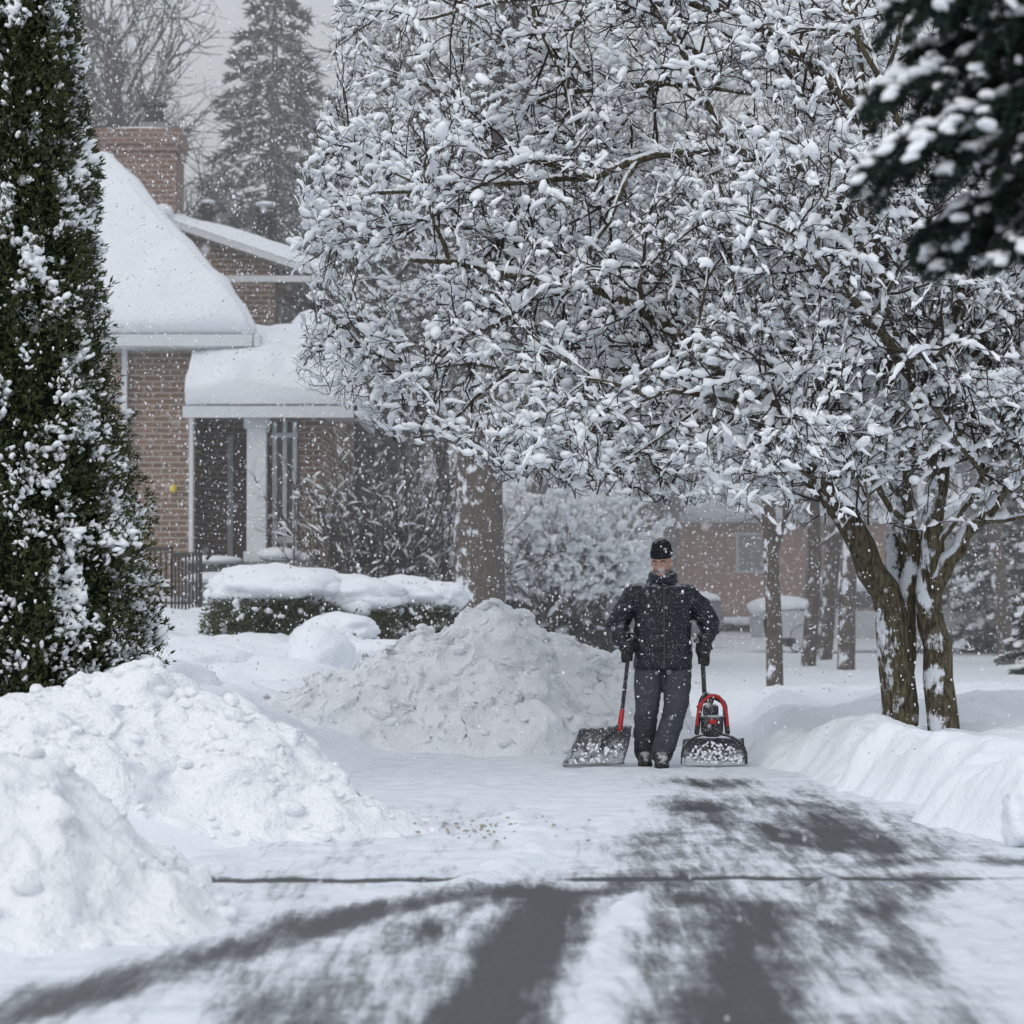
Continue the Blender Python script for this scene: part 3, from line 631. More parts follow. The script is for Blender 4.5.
g.tube([(-4.85, 57, 7.9), (-4.85, 57, 8.7)], [.17, .17], 12, 1)
for k in range(4): g.tube([(-4.85, 57, 8.5+k*.12), (-4.85, 57, 8.55+k*.12)], [.22, .22], 12, 1)
g.make('chimney_pots_and_vents', [m_grey, m_black], False, house)
g = Geo()
E0, YB = 49.4, 5.78
quad(g, (-11, E0, YB), (-4.43, E0, YB), (-7.3, 51.9, 8.85), (-11, 51.9, 8.85))
quad(g, (-4.43, E0, YB), (-4.43, 54.4, YB), (-7.3, 51.92, 8.85), (-7.3, 51.9, 8.85))
quad(g, (-3.6, 55.5, 7.5), (-3.6, 63.5, 7.5), (-6.7, 63.5, 8.55), (-6.7, 55.5, 8.55)); quad(g, (-9, 63.5, 7.75), (-9, 55.5, 7.75), (-6.7, 55.5, 8.55), (-6.7, 63.5, 8.55))
quad(g, (-5.46, 48.5, 4.5), (-2.65, 48.5, 4.5), (-3.6, 51.4, 5.85), (-5.46, 51.4, 5.85)); quad(g, (-2.65, 48.5, 4.5), (-2.65, 53.5, 4.5), (-3.6, 53.5, 5.85), (-3.6, 51.4, 5.85))
g.make('roof_deck', m_white, False, house)
g = Geo()
snowslab(g, (-11, E0, YB), (-4.43, E0, YB), (-7.3, 51.9, 8.85), (-11, 51.9, 8.85), .34, 1, (1, 0, 0, 0), 60, 40)
snowslab(g, (-4.43, E0, YB), (-4.43, 54.4, YB), (-7.3, 51.92, 8.85), (-7.3, 51.9, 8.85), .06, 1, (1, 0, 0, 0), over=.02)
snowslab(g, (-3.6, 55.5, 7.5), (-3.6, 63.5, 7.5), (-6.7, 63.5, 8.55), (-6.7, 55.5, 8.55), .26, 3, (1, 1, 0, 1)); snowslab(g, (-9, 63.5, 7.75), (-9, 55.5, 7.75), (-6.7, 55.5, 8.55), (-6.7, 63.5, 8.55), .26, 4, (1, 1, 0, 1))
snowslab(g, (-5.46, 48.45, 4.5), (-2.6, 48.45, 4.5), (-3.5, 51.4, 5.85), (-5.46, 51.4, 5.85), .48, 5, (1, 0, 1, 0), over=.16); snowslab(g, (-2.6, 48.45, 4.5), (-2.6, 53.5, 4.5), (-3.5, 53.5, 5.85), (-3.5, 51.4, 5.85), .42, 5, (1, 1, 1, 0), over=.12)
q = np.linspace(0, 1, 14)[:, None]
g.tube(np.array([-4.5, 49.5, 5.84])*(1-q)+np.array([-7.35, 51.92, 8.98])*q, np.r_[.16, .24, np.full(12, .30)]+.02*R(2).randn(14), 12, cap=True)
g.tube(np.array([-4.6, 54.2, 5.86])*(1-q)+np.array([-7.35, 51.95, 8.95])*q, np.full(14, .2), 12, cap=True)
g.tube(np.array([-7.3, 51.95, 9.0])*(1-q)+np.array([-11, 51.95, 9.0])*q, np.full(14, .28), 12, cap=True)
g.tube(np.array([-2.68, 48.55, 4.58])*(1-q)+np.array([-3.55, 51.4, 6.0])*q, np.r_[.2, .28, np.full(12, .36)]+.03*R(3).randn(14), 12, cap=True)
g.tube(np.array([-6.7, 55.5, 8.62])*(1-q)+np.array([-6.7, 63.5, 8.62])*q, np.full(14, .2), 10, cap=True)
blobs(g, [(-4.6, 51.3, 5.75), (-3.9, 51.6, 5.9), (-7.2, 56.4, 10.30), (-4.85, 57, 9.0), (-5.95, 56.5, 8.98)], [(1, 0, 0)]*5, [.6, .7, .85, .2, .15], [.5, .5, .75, .2, .15], [.3, .25, .07, .06, .05], 9, 3, .03)
g.make('roof_snow', m_snow, True, house)
g = Geo()
g.box(-11, -4.40, 49.28, 49.41, 5.55, 5.75); g.box(-4.42, -4.3, 49.28, 54.3, 5.55, 5.75); g.box(-10.9, -4.45, 49.4, 54.2, 5.52, 5.56)
g.box(-5.5, -2.58, 48.38, 48.5, 4.28, 4.47); g.box(-2.64, -2.54, 48.38, 53.5, 4.28, 4.47); g.box(-5.45, -2.66, 48.5, 51.58, 4.40, 4.44)
g.box(-3.64, -3.52, 55.4, 63.4, 7.28, 7.48); g.box(-9, -3.6, 55.42, 55.5, 7.3, 7.42)
g.box(-4.46, -4.14, 48.75, 49.05, 1.9, 4.28); g.box(-4.51, -4.09, 48.7, 49.1, 4.12, 4.29); g.box(-4.51, -4.09, 48.7, 49.1, 1.88, 2.05)
for xx in (-4.05, -3.88, -3.71): g.box(xx-.035, xx+.035, 49.45, 49.6, 1.9, 4.28)
g.box(-4.1, -3.66, 49.44, 49.59, 2.2, 2.3); g.box(-4.1, -3.66, 49.44, 49.59, 4.0, 4.08)
g.box(-5.05, -4.95, 51.45, 51.6, 1.95, 4.15); g.box(-5.45, -5.38, 48.9, 49.1, 1.9, 4.3); g.box(-6.71, -6.62, 49.8, 50, .9, 5.52)
for (y0, y1) in ((57.2, 58.7), (60, 61.5)):
    g.box(-4.6, -4.55, y0, y1, 6.1, 6.2); g.box(-4.6, -4.55, y0, y1, 7.1, 7.2); g.box(-4.6, -4.55, y0, y0+.1, 6.2, 7.1); g.box(-4.6, -4.55, y1-.1, y1, 6.2, 7.1); g.box(-4.6, -4.55, (y0+y1)/2-.04, (y0+y1)/2+.04, 6.2, 7.1)
g.make('white_trim', m_white, False, house)
g = Geo(); g.box(-4.1, -3.66, 49.62, 49.66, 2.3, 4.2); g.box(-4.1, -3.66, 49.5, 51.6, .8, 1.9, 1)
for (y0, y1) in ((57.3, 58.6), (60.1, 61.4)): g.box(-4.6, -4.57, y0, y1, 6.2, 7.1)
g.make('window_panes', [m_glass, m_brick], False, house)
g = Geo(); g.box(-4.92, -4.2, 51.5, 51.58, 1.95, 4.05); g.make('front_door', m_door, False, house)
g = Geo(); g.box(-5.46, -3.3, 48.5, 51.6, .7, 1.88); g.box(-5.4, -4.4, 48.1, 48.5, .7, 1.7); g.box(-5.4, -4.4, 47.7, 48.1, .7, 1.5); g.make('porch_floor', m_grey, False, house)
g = Geo(); blobs(g, [(-5.0, 48.4, 1.9), (-4.9, 47.8, 1.6), (-3.9, 48.6, 2.0), (-3.6, 48.8, 1.95)], [(1, 0, 0)]*4, [.5, .5, .35, .3], [.3, .3, .2, .2], [.08, .1, .12, .12], 4, 3, .04); g.make('porch_snow', m_snow, True, house)
ellip = Geo(); ellipsoid(ellip, (-5.83, 49.9, 3.14), (.07, .07, .08), 2); ellip.make('porch_lamp_globe', m_yellow, True, house)
g = Geo()
for (xa, ya, xb, yb2, n, zt) in ((-6.1, 46, -5.3, 45.2, 8, 2.05), (-5.3, 45.2, -4.75, 44.2, 8, 1.95)):
    for i in range(n+1):
        f = i/n; x = xa+(xb-xa)*f; y = ya+(yb2-ya)*f; g.tube([(x, y, .7), (x, y, zt-.02)], [.018, .018], 5)
    g.tube([(xa, ya, zt), (xb, yb2, zt)], [.032, .032], 6); g.tube([(xa, ya, 1.2), (xb, yb2, 1.2)], [.018, .018], 5)
cc = np.linspace(0, 1, 8); g.tube([(-4.75+.18*math.sin(q*2.6), 44.2, 1.95-.1*q+.10*math.sin(q*3)) for q in cc], np.full(8, .025), 6); g.tube([(-6.1, 46, .8), (-6.1, 46, 2.2)], [.035, .035], 6); g.tube([(-4.75, 44.2, .6), (-4.75, 44.2, 2.0)], [.035, .035], 6)
g.make('iron_railing', m_black)

def farhouse(name, x0, x1, y0, y1, z0, z1, rz, wm):
    e = empty(name); g = Geo(); g.box(x0, x1, y0, y1, z0, z1); g.make('walls', wm, False, e); ym = (y0+y1)/2
    g = Geo(); quad(g, (x0-.4, y0-.4, z1), (x1+.4, y0-.4, z1), (x1+.4, ym, rz), (x0-.4, ym, rz)); quad(g, (x1+.4, y1+.4, z1), (x0-.4, y1+.4, z1), (x0-.4, ym, rz), (x1+.4, ym, rz)); g.make('roof_deck', m_white, False, e)
    g = Geo(); snowslab(g, (x0-.4, y0-.4, z1), (x1+.4, y0-.4, z1), (x1+.4, ym, rz), (x0-.4, ym, rz), .35, 2, (1, 1, 0, 1)); snowslab(g, (x1+.4, y1+.4, z1), (x0-.4, y1+.4, z1), (x0-.4, ym, rz), (x1+.4, ym, rz), .35, 2, (1, 1, 0, 1)); g.make('roof_snow', m_snow, True, e)
    g = Geo()
    for k in range(3):
        cx = x0+(x1-x0)*(k+.5)/3+.9; g.box(cx-.6, cx+.6, y0-.06, y0, z0+1.3, z0+2.5, 0); g.box(cx-.52, cx+.52, y0-.08, y0-.06, z0+1.38, z0+2.42, 1)
    g.make('windows', [m_white, m_farglass], False, e)
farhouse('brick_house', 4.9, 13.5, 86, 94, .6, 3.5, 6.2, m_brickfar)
farhouse('sided_house', 16, 26, 84, 92, .6, 3.8, 6.4, m_siding)
farhouse('sided_house', -2.5, 3.6, 92, 99, .6, 3.6, 6.2, m_siding)

m_carp = paint('car_paint', (.20, .21, .23), .3); m_tyre = paint('tyre', (.02, .02, .02), .9)
def car(name, loc, rz, mat):
    e = empty(name); g = Geo()
    prof = [(-2.2, .35), (-2.25, .75), (-2.1, .95), (-1.2, 1.0), (-.6, 1.42), (.9, 1.45), (1.6, 1.05), (2.15, .98), (2.25, .6), (2.2, .35)]
    n = len(prof); V = []
    for k, yy in enumerate((-.85, -.8, .8, .85)):
        for (x, z) in prof: V.append((x, yy*(.86 if z > 1.2 else 1), z+(0 if k in (0, 3) else .03)))
    F = [[k*n+i, k*n+(i+1) % n, (k+1)*n+(i+1) % n, (k+1)*n+i] for k in range(3) for i in range(n)]
    g.add(np.array(V), np.array(F)); g.make('body', mat, False, e)
    g = Geo()
    for sy in (-1, 1):
        g.add(np.array([[-2.2, sy*.852, .36], [2.2, sy*.852, .36], [2.2, sy*.85, .96], [-2.1, sy*.85, .95]]), np.array([[0, 1, 2, 3]]))
        g.add(np.array([[-1.15, sy*.80, 1.0], [1.5, sy*.80, 1.0], [.85, sy*.74, 1.4], [-.55, sy*.74, 1.38]]), np.array([[0, 1, 2, 3]]), 1)
        for cx in (-1.35, 1.35): g.tube([(cx, sy*.62, .33), (cx, sy*.88, .33)], [.33, .33], 18, 2); g.tube([(cx, sy*.87, .33), (cx, sy*.885, .33)], [.2, .0], 18, 0)
    g.make('sides_glass_wheels', [mat, m_glass, m_tyre], False, e)
    g = Geo(); blobs(g, [(.15, 0, 1.5), (-1.7, 0, 1.02), (1.9, 0, 1.02)], [(1, 0, 0)]*3, [1.25, .75, .6], [.84, .84, .84], [.32, .26, .22], 3, 3, .03); g.make('snow_cover', m_snow, True, e)
    e.location = loc; e.rotation_euler = (0, 0, rz)
car('parked_car', (2.6, 68, .15), .5, m_carp); car('parked_car', (7.6, 64, .0), .1, m_siding); car('parked_car', (10.6, 66, .1), -.2, m_carp)

# ------------------------------------------------------------------ man
man = empty('man'); MX, MY = 1.18, 22.7
def remesh(geo, vox, name):
    o = geo.make(name, m_black); md = o.modifiers.new('r', 'REMESH'); md.mode = 'VOXEL'; md.voxel_size = vox; md.adaptivity = 0
    sm = o.modifiers.new('s', 'SMOOTH'); sm.iterations = 3; sm.factor = .5
    dg = bpy.context.evaluated_depsgraph_get(); me = bpy.data.meshes.new_from_object(o.evaluated_get(dg))
    V = np.empty(len(me.vertices)*3); me.vertices.foreach_get('co', V); V = V.reshape(-1, 3)
    Nn = np.empty(len(me.vertices)*3); me.vertices.foreach_get('normal', Nn); Nn = Nn.reshape(-1, 3)
    F = np.array([p.vertices[:] for p in me.polygons if len(p.vertices) == 4]); bpy.data.objects.remove(o)
    return V, Nn, F
def loft(geo, rings, sides=28, pw=2.3):
    a = np.arange(sides)/sides*2*math.pi; c, s = np.cos(a), np.sin(a); cc = np.sign(c)*np.abs(c)**(2/pw); ss = np.sign(s)*np.abs(s)**(2/pw)
    rings = [(rings[0][0], rings[0][1], rings[0][2], .001, .001)]+rings+[(rings[-1][0], rings[-1][1], rings[-1][2], .001, .001)]
    V = np.array([[(x+rx*p, y+ry*q, z) for p, q in zip(cc, ss)] for (x, y, z, rx, ry) in rings]).reshape(-1, 3); n = len(rings)
    i = np.arange(n-1)[:, None]*sides; j = np.arange(sides)[None]; k = (j+1) % sides
    geo.add(V, np.stack([i+j, i+k, i+sides+k, i+sides+j], -1).reshape(-1, 4))
g = Geo()
loft(g, [(0, 0, .74, .205, .15), (0, 0, .77, .225, .168), (0, 0, .9, .226, .172), (.0, 0, 1.02, .218, .165), (0, -.005, 1.15, .220, .16), (0, -.01, 1.26, .226, .155), (0, -.01, 1.34, .215, .135), (0, -.005, 1.39, .175, .115), (0, 0, 1.43, .115, .10), (0, -.01, 1.47, .092, .092), (0, -.01, 1.495, .088, .09)])
for sx in (-1, 1):
    hx = -.275 if sx < 0 else .305; hz = .925 if sx < 0 else .90
    pts = spline([(sx*.17, .0, 1.345), (sx*.235, .01, 1.30), (sx*.305, .03, 1.2), (sx*.36, .03, 1.09), (hx+sx*.04, -.02, .99), (hx+sx*.0, -.07, hz)], 16)
    g.tube(pts, np.interp(np.linspace(0, 1, 16), [0, .15, .4, .62, .85, 1], [.085, .095, .084, .085, .066, .058]), 16, cap=True)
HA = [(-.10, 0, .9), (-.118, -.03, .66), (-.13, -.06, .44), (-.14, .03, .24), (-.14, .10, .09)]
HB = [(.105, 0, .9), (.110, -.04, .66), (.09, -.11, .45), (.025, -.13, .24), (-.02, -.13, .08)]
for L in (HA, HB):
    pts = spline(L, 16); g.tube(pts, np.interp(np.linspace(0, 1, 16), [0, .3, .5, .75, .93, 1], [.115, .108, .092, .085, .086, .083]), 16, cap=True)
for (fx, fy) in ((-.14, .09), (-.02, -.14)):
    loft(g, [(fx, fy-.06, .0, .052, .145), (fx, fy-.06, .03, .055, .148), (fx, fy-.045, .07, .05, .125), (fx, fy-.01, .11, .05, .08), (fx, fy+.01, .16, .05, .055)], pw=2.6)
ellipsoid(g, (0, .09, 1.43), (.13, .075, .075))
V, Nn, F = remesh(g, .011, 'tmp')
def ridged(x, y, z, s): return 1-2*np.abs(fbm(x, y, z, 3, s))
tors = (V[:, 2] > .76)&(V[:, 2] < 1.40)
wr = .006*fbm(V[:, 0]*9, V[:, 1]*9, V[:, 2]*16, 3, 5)*sstep(.12, .3, V[:, 2])
legs = (V[:, 2] < .74)&(V[:, 2] > .12); wr = wr+np.where(legs, .008*ridged(V[:, 0]*7, V[:, 1]*7, V[:, 2]*11+V[:, 0]*8, 6)*sstep(.75, .2, V[:, 2]), 0)
arm = (np.abs(V[:, 0]) > .24)&(V[:, 2] > .8); wr = wr+np.where(arm, .012*ridged(V[:, 0]*6, V[:, 1]*6, V[:, 2]*15+np.abs(V[:, 0])*12, 8), 0)
wr = wr+np.where(tors&~arm, .009*ridged(V[:, 0]*4, V[:, 1]*4, V[:, 2]*8-np.abs(V[:, 0])*9, 18), 0)
V = V+Nn*wr[:, None]
fc = V[F].mean(1); fm = np.where(fc[:, 2] < .115, 2, np.where((fc[:, 2] < .742)&(np.abs(fc[:, 0]) < .24), 1, 0))
def cloth(name, col, rough, spk, top=.35):
    m, nt, b = newmat(name, rough, col, .35); tc = N(nt, 'ShaderNodeTexCoord').outputs['Object']
    vo = N(nt, 'ShaderNodeTexVoronoi'); vo.inputs['Scale'].default_value = 70; nt.links.new(tc, vo.inputs['Vector'])
    n1 = noise(nt, tc, 12, 4); th = mth(nt, 'MULTIPLY', n1, spk)
    f1 = mth(nt, 'LESS_THAN', vo.outputs['Distance'], th)
    up = mth(nt, 'ADD', normal_dot(nt, (0, -.1, 1)), mth(nt, 'MULTIPLY', mth(nt, 'SUBTRACT', noise(nt, tc, 22, 5, .7), .5), 1.8))
    f2 = mth(nt, 'MULTIPLY', mth(nt, 'MINIMUM', mth(nt, 'MAXIMUM', mth(nt, 'MULTIPLY', mth(nt, 'SUBTRACT', up, 1-top), 3), 0), 1), .6)
    f = mth(nt, 'MAXIMUM', mth(nt, 'MULTIPLY', f1, .55), f2)
    c = mixc(nt, noise(nt, tc, 6, 4), col, tuple(x*1.8 for x in col))
    nt.links.new(mixc(nt, f, c, (.7, .74, .8)), b.inputs['Base Color']); bump(nt, b, noise(nt, tc, 60, 4), .25, .01); return m
m_jacket = cloth('jacket_nylon', (.008, .010, .015), .5, .36, .26); m_pants = cloth('trousers', (.032, .036, .043), .8, .26, .1); m_boot = cloth('boot_leather', (.012, .011, .010), .6, .45, .4)
m_glove = cloth('glove', (.012, .012, .014), .7, .3, .2); m_knit = cloth('knit_wool', (.010, .011, .014), .95, .3, .25)
mk('clothed_body', V, F, [m_jacket, m_pants, m_boot], True, man, fm)
g = Geo()
g.tube([(0, -.166, 1.37), (0, -.182, 1.26), (0, -.184, 1.12), (0, -.184, .98), (0, -.190, .84), (0, -.180, .765)], [.006]*6, 6)
for sx in (-1, 1): g.tube([(sx*.085, -.176, .99), (sx*.12, -.174, .93), (sx*.145, -.164, .87)], [.005]*3, 5); g.tube([(sx*.07, -.172, 1.24), (sx*.14, -.158, 1.24)], [.005]*2, 5)
g.make('zip_and_seams', m_zip, True, man)
g = Geo()
for (fx, fy) in ((-.14, .09), (-.02, -.14)): loft(g, [(fx, fy-.06, -.004, .054, .15), (fx, fy-.06, .018, .057, .153)], pw=2.6)
g.make('boot_soles', m_tyre, True, man)
g = Geo(); a = np.linspace(-math.pi/2+.22, 1.5*math.pi-.22, 28)
g.tube(np.stack([.088*np.cos(a), .092*np.sin(a)-.01, 1.475+.022*np.sin(a)], 1), np.full(28, .028), 10, flat=1.5, cap=True)
g.make('collar', m_jacket, True, man)
g = Geo(); hy = -.03
loft(g, [(0, hy+.0, 1.452, .026, .035), (0, hy-.01, 1.466, .042, .055), (0, hy-.005, 1.49, .056, .074), (0, hy, 1.52, .064, .084), (0, hy+.005, 1.56, .071, .090), (0, hy+.008, 1.60, .074, .093), (0, hy+.01, 1.64, .075, .095), (0, hy+.01, 1.68, .070, .088), (0, hy+.01, 1.71, .05, .06)], pw=2.15)
g.tube([(0, .0, 1.42), (0, -.01, 1.5)], [.055, .055], 14, cap=True)
g.tube([(0, hy-.090, 1.605), (0, hy-.101, 1.585), (0, hy-.113, 1.562), (0, hy-.108, 1.552)], [.009, .010, .0135, .010], 10, cap=True)
for sx in (-1, 1):
    ellipsoid(g, (sx*.012, hy-.100, 1.556), (.009, .010, .008), 2); ellipsoid(g, (sx*.036, hy-.070, 1.562), (.022, .02, .018), 2)
    ellipsoid(g, (sx*.077, hy+.012, 1.585), (.010, .02, .032), 2); g.tube([(sx*.012, hy-.088, 1.617), (sx*.032, hy-.088, 1.622), (sx*.052, hy-.072, 1.615)], [.008]*3, 8, cap=True)
g.tube([(-.024, hy-.082, 1.520), (0, hy-.091, 1.524), (.024, hy-.082, 1.520)], [.006, .008, .006], 8, cap=True); g.tube([(-.02, hy-.082, 1.509), (0, hy-.090, 1.508), (.02, hy-.082, 1.509)], [.005, .008, .005], 8, cap=True)
ellipsoid(g, (0, hy-.075, 1.474), (.022, .018, .016), 2)
V, Nn, F = remesh(g, .0045, 'tmp2')
m_skin, nt, b = newmat('skin', .55, (.45, .26, .19), .35)
tc = N(nt, 'ShaderNodeTexCoord').outputs['Object']
mask = N(nt, 'ShaderNodeAttribute'); mask.attribute_name = 'mask'
skin = mixc(nt, noise(nt, tc, 30, 4), (.36, .20, .15), (.50, .31, .24)); beard = mixc(nt, noise(nt, tc, 160, 4), (.05, .04, .035), (.24, .21, .19))
nt.links.new(mixc(nt, mask.outputs['Fac'], skin, beard), b.inputs['Base Color'])
fr = V[:, 1] < hy+.02
bm_ = sstep(1.518, 1.498, V[:, 2])+sstep(.028, .042, np.abs(V[:, 0]))*sstep(1.560, 1.535, V[:, 2])+np.where((np.abs(V[:, 2]-1.537) < .010)&(np.abs(V[:, 0]) < .034), 1, 0)
bm_ = np.clip(bm_, 0, 1)*fr*.9
head = empty('head'); head.parent = man
mk('face', V+Nn*(.0014*vn(V[:, 0]*300, V[:, 1]*300, V[:, 2]*300, 3)*bm_)[:, None], F, m_skin, True, head, attr=bm_)
g = Geo()
for sx in (-1, 1): ellipsoid(g, (sx*.031, hy-.083, 1.598), (.010, .006, .0055), 2, 0); ellipsoid(g, (sx*.030, hy-.0885, 1.597), (.0045, .002, .0045), 2, 1)
for sx in (-1, 1): g.tube([(sx*.014, hy-.098, 1.619), (sx*.034, hy-.096, 1.625), (sx*.054, hy-.080, 1.617)], [.003, .0045, .003], 6, 1)
g.make('eyes_and_brows', [m_white, m_black], True, head)
g = Geo(); zz = [1.632, 1.64, 1.67, 1.685, 1.688, 1.72, 1.75, 1.772, 1.783]; rx = [.082, .087, .087, .085, .080, .077, .064, .04, .012]
a = np.arange(72)/72*2*math.pi; rib = 1+.018*np.cos(a*36); V = np.array([[(r*np.cos(q)*k, hy+.012+r*1.18*np.sin(q)*k, z) for q, k in zip(a, rib)] for z, r in zip(zz, rx)])
n = len(zz); i = np.arange(n-1)[:, None]*72; j = np.arange(72)[None]; k = (j+1) % 72; g.add(V.reshape(-1, 3), np.stack([i+j, i+k, i+72+k, i+72+j], -1).reshape(-1, 4)); g.make('knit_hat', m_knit, True, head)
pv = Vector((0, -.01, 1.47)); head.matrix_local = Matrix.Translation(pv) @ Matrix.Rotation(math.radians(-16), 4, 'Z') @ Matrix.Rotation(math.radians(12), 4, 'X') @ Matrix.Translation(-pv)
def glove(name, c, sx, ax):
    g = Geo(); c = np.array(c, float); ax = np.array(ax, float); ax /= np.linalg.norm(ax)
    out = np.array([sx, 0, 0.]); out -= ax*out.dot(ax); out /= np.linalg.norm(out); fw = np.cross(ax, out)
    if fw[1] > 0: fw = -fw
    palm = [c+ax*q+out*.030 for q in (-.042, -.02, .0, .022, .04)]; g.tube(palm, [.022, .026, .027, .026, .022], 12, cap=True)
    g.tube([c+ax*.03+out*.028, c+ax*.075+out*.018-fw*.02], [.030, .036], 12, cap=True)
    for q, ln, r in ((.034, 3.5, .0115), (.011, 3.9, .0122), (-.012, 3.7, .0118), (-.034, 3.1, .0105)):
        an = np.linspace(0, ln, 9); g.tube([c+ax*q+out*.031*math.cos(t)+fw*.031*math.sin(t) for t in an], np.linspace(r, r*.82, 9), 9, cap=True)
    an = np.linspace(0, 1, 6); g.tube([c+ax*(.05-.02*t)+out*(.028-.045*t)+fw*(.012+.036*math.sin(t*2.2)) for t in an], np.linspace(.0145, .0115, 6), 9, cap=True)
    V, Nn, F = remesh(g, .0038, 'tmp3'); mk(name, V, F, m_glove, True, man)
glove('glove_right_hand', (-.275, -.085, .86), -1, (.03, 0, 1)); glove('glove_left_hand', (.305, -.085, .835), 1, (-.0, 0, 1))
g = Geo()
for hx, hz in ((-.275, .925), (.305, .90)): g.tube([(hx, -.076, hz+.01), (hx, -.082, hz-.035)], [.052, .046], 14, cap=True)
g.make('glove_cuffs', m_glove, True, man)
man.location = (MX, MY, .03)

# ------------------------------------------------------------------ snow shovels
m_blackp = cloth('black_plastic', (.015, .015, .017), .4, .42, .45); m_red = paint('red_plastic', (.36, .02, .025), .35); m_scoop = cloth('dark_scoop_plastic', (.03, .033, .038), .45, .5, .5)
def scoop(geo, o, Wv, Uv, Nv, w, h, depth, m=0, flare=.12, th=.008):
    nu, nvv = 22, 14; u, v = np.meshgrid(np.linspace(-1, 1, nu), np.linspace(0, 1, nvv))
    ww = w/2*(1-flare*v); curve = depth*(np.sin(v*2.2)*1.0)-depth*.45*(np.abs(u)**5)*1.2; rib = .004*np.cos(u*22)
    hh = h*(v-.06*(np.abs(u)**3)*v)
    P = o+Wv*(u*ww)[..., None]+Uv*hh[..., None]+Nv*(curve+rib)[..., None]; Q = P+Nv*th
    V = np.concatenate([P.reshape(-1, 3), Q.reshape(-1, 3)]); F = gridF(nvv, nu); n = nu*nvv
    E = []; idx = np.arange(n).reshape(nvv, nu)
    for s_ in (idx[0], idx[-1], idx[:, 0], idx[:, -1]): E += [[a, b, b+n, a+n] for a, b in zip(s_[:-1], s_[1:])]
    geo.add(V, np.concatenate([F, F[:, ::-1]+n, np.array(E)]), m); return P
def v3(*a): return np.array(a, float)
sh = empty('snow_shovel'); g = Geo()
hp = v3(-.275, -.085, .86); bl = v3(-.335, -.12, .33)
d = nrm(bl-hp); g.tube([hp-d*.10, hp, hp+(bl-hp)*.82], [.0155]*3, 12, 0, cap=True); g.tube([hp+(bl-hp)*.80, bl+v3(-.01, -.02, -.04)], [.019, .023], 12, 1, cap=True)
a = np.linspace(-.3, math.pi+.3, 12); g.tube([hp-d*(.12)+v3(.045*math.cos(t), 0, .045*math.sin(t)*.8+.02) for t in a], np.full(12, .012), 8, 0, cap=True)
Wv = nrm(v3(.93, -.30, .06)); Uv = nrm(v3(.30, .28, 1)); Nv = nrm(np.cross(Wv, Uv))
scoop(g, v3(-.545, -.14, .015), Wv, Uv, -Nv if Nv[1] < 0 else Nv, .50, .34, .07, 2, .16)
g.tube([bl+v3(-.02, -.02, -.02), v3(-.46, -.10, .20), v3(-.50, -.08, .12)], [.022, .016, .01], 8, 0, cap=True)
g.tube([v3(-.545, -.14, .015)-Wv*.245, v3(-.545, -.14, .015)+Wv*.245], [.008, .008], 8, 3, cap=True)
g.make('pusher_shovel', [m_blackp, m_red, m_scoop, m_grey], True, sh)
g = Geo(); rs = R(3); n = 60; u = rs.uniform(-.2, .2, n); v = rs.uniform(.01, .2, n)**1.0
blobs(g, v3(-.545, -.16, .02)+Wv*u[:, None]+Uv*v[:, None]*.9+v3(0, -.02, 0), rs.randn(n, 3), rs.uniform(.006, .022, n), .012, .008, 3, 1, .3); g.make('snow_on_blade', m_tsnow, True, sh)
sh.location = (MX, MY, .03)
ps = empty('electric_snow_shovel'); g = Geo(); cx = .375
g.tube([(.305, -.085, .90), (.305, -.085, .83), (.315, -.09, .60), (.325, -.10, .50)], [.018]*4, 12, 0, cap=True)
g.tube([(.30, -.085, .95), (.345, -.085, .94), (.345, -.085, .88)], [.011]*3, 8, 0, cap=True)
for sx in (-1, 1):
    g.tube(spline([(cx-.05, -.10, .56), (cx+sx*.085, -.11, .50), (cx+sx*.105, -.12, .38), (cx+sx*.12, -.13, .26)], 10), np.full(10, .020), 10, 0, cap=True)
    g.tube(spline([(cx+sx*.075, -.130, .50), (cx+sx*.108, -.14, .42), (cx+sx*.118, -.15, .32)], 8), np.full(8, .013), 10, 1, cap=True)
g.tube(spline([(cx-.11, -.13, .46), (cx-.03, -.14, .54), (cx+.05, -.14, .54), (cx+.10, -.13, .46)], 10), np.full(10, .014), 10, 1, cap=True)
g.tube([(cx-.09, -.15, .38), (cx+.09, -.15, .38)], [.016, .016], 8, 0, cap=True)
V, F = ICO[3]; Vb = np.sign(V)*np.abs(V)**.55
g.add(Vb*[.088, .07, .088]+[cx, -.11, .315], F, 0); g.add(Vb*[.030, .02, .02]+[cx, -.19, .35], F, 1); g.add(Vb*[.062, .05, .055]+[cx-.01, -.1, .43], F, 0)
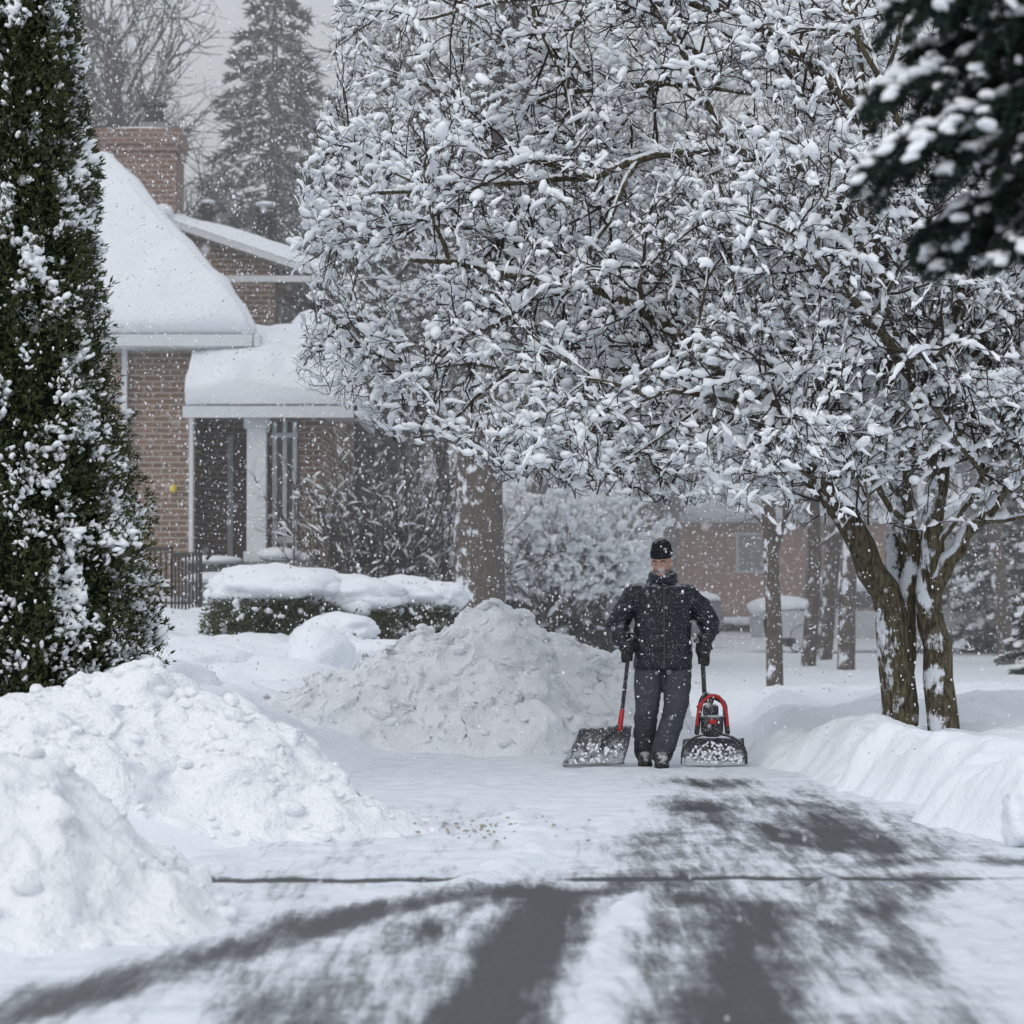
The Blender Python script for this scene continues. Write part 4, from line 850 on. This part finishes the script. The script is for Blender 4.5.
g.tube([(cx-.03, -.12, .45), (cx+.0, -.12, .53)], [.022, .02], 10, 0, cap=True)
Wv = nrm(v3(1, .10, .0)); Uv = nrm(v3(0, .30, 1)); Nv = v3(0, 1, -.3); Nv /= np.linalg.norm(Nv)
scoop(g, v3(cx+.01, -.20, .012), Wv, Uv, Nv, .51, .235, .075, 2, .06, .012)
a = np.linspace(0, math.pi, 20); g.tube([(cx+.01+.25*math.cos(t), -.195+.045*math.sin(t), .03+.225*math.sin(t)**.6) for t in a], np.full(20, .011), 8, 0, cap=True)
g.make('power_shovel', [m_blackp, m_red, m_scoop], True, ps)
g = Geo(); n = 120; rs = R(8); u = rs.uniform(-.22, .22, n); v = rs.uniform(0, .17, n)*(1-(u/.26)**2); blobs(g, np.stack([cx+.01+u, -.175+v*.25+.0, .03+v], 1), rs.randn(n, 3), rs.uniform(.006, .02, n), .012, .008, 3, 1, .3); g.make('snow_on_scoop', m_tsnow, True, ps)
ps.location = (MX, MY, .03)

# ------------------------------------------------------------------ falling snow
rs = R(99); g = Geo(); TV = np.array([[1, 1, 1], [1, -1, -1], [-1, 1, -1], [-1, -1, 1]])*.62; TF = np.array([[0, 1, 2], [0, 3, 1], [0, 2, 3], [1, 3, 2]])
def flakes(n, y0, y1, smin, smax):
    y = (rs.rand(n)*(y1**3-y0**3)+y0**3)**(1/3); x = rs.uniform(-.24, .24, n)*y+rs.uniform(-.5, .5, n); z = rs.uniform(.05, 1, n)*(1.6+.235*y)
    s = smin+(smax-smin)*rs.rand(n)**2; q = rs.uniform(.6, 1.4, (n, 3))
    V = np.stack([x, y, z], 1)[:, None]+TV[None]*s[:, None, None]*q[:, None]*np.where(rs.rand(n, 1, 1) < .5, -1, 1)
    V[:, :, 2] += TV[None, :, 2]*s[:, None]*.6
    g.add(V.reshape(-1, 3), (TF[None]+(np.arange(n)*4)[:, None, None]).reshape(-1, 3))
flakes(4500, 6, 20, .003, .008); flakes(28000, 18, 32, .004, .012); flakes(100000, 30, 75, .007, .018)
g.make('falling_snow', m_flake, True)
print('done')
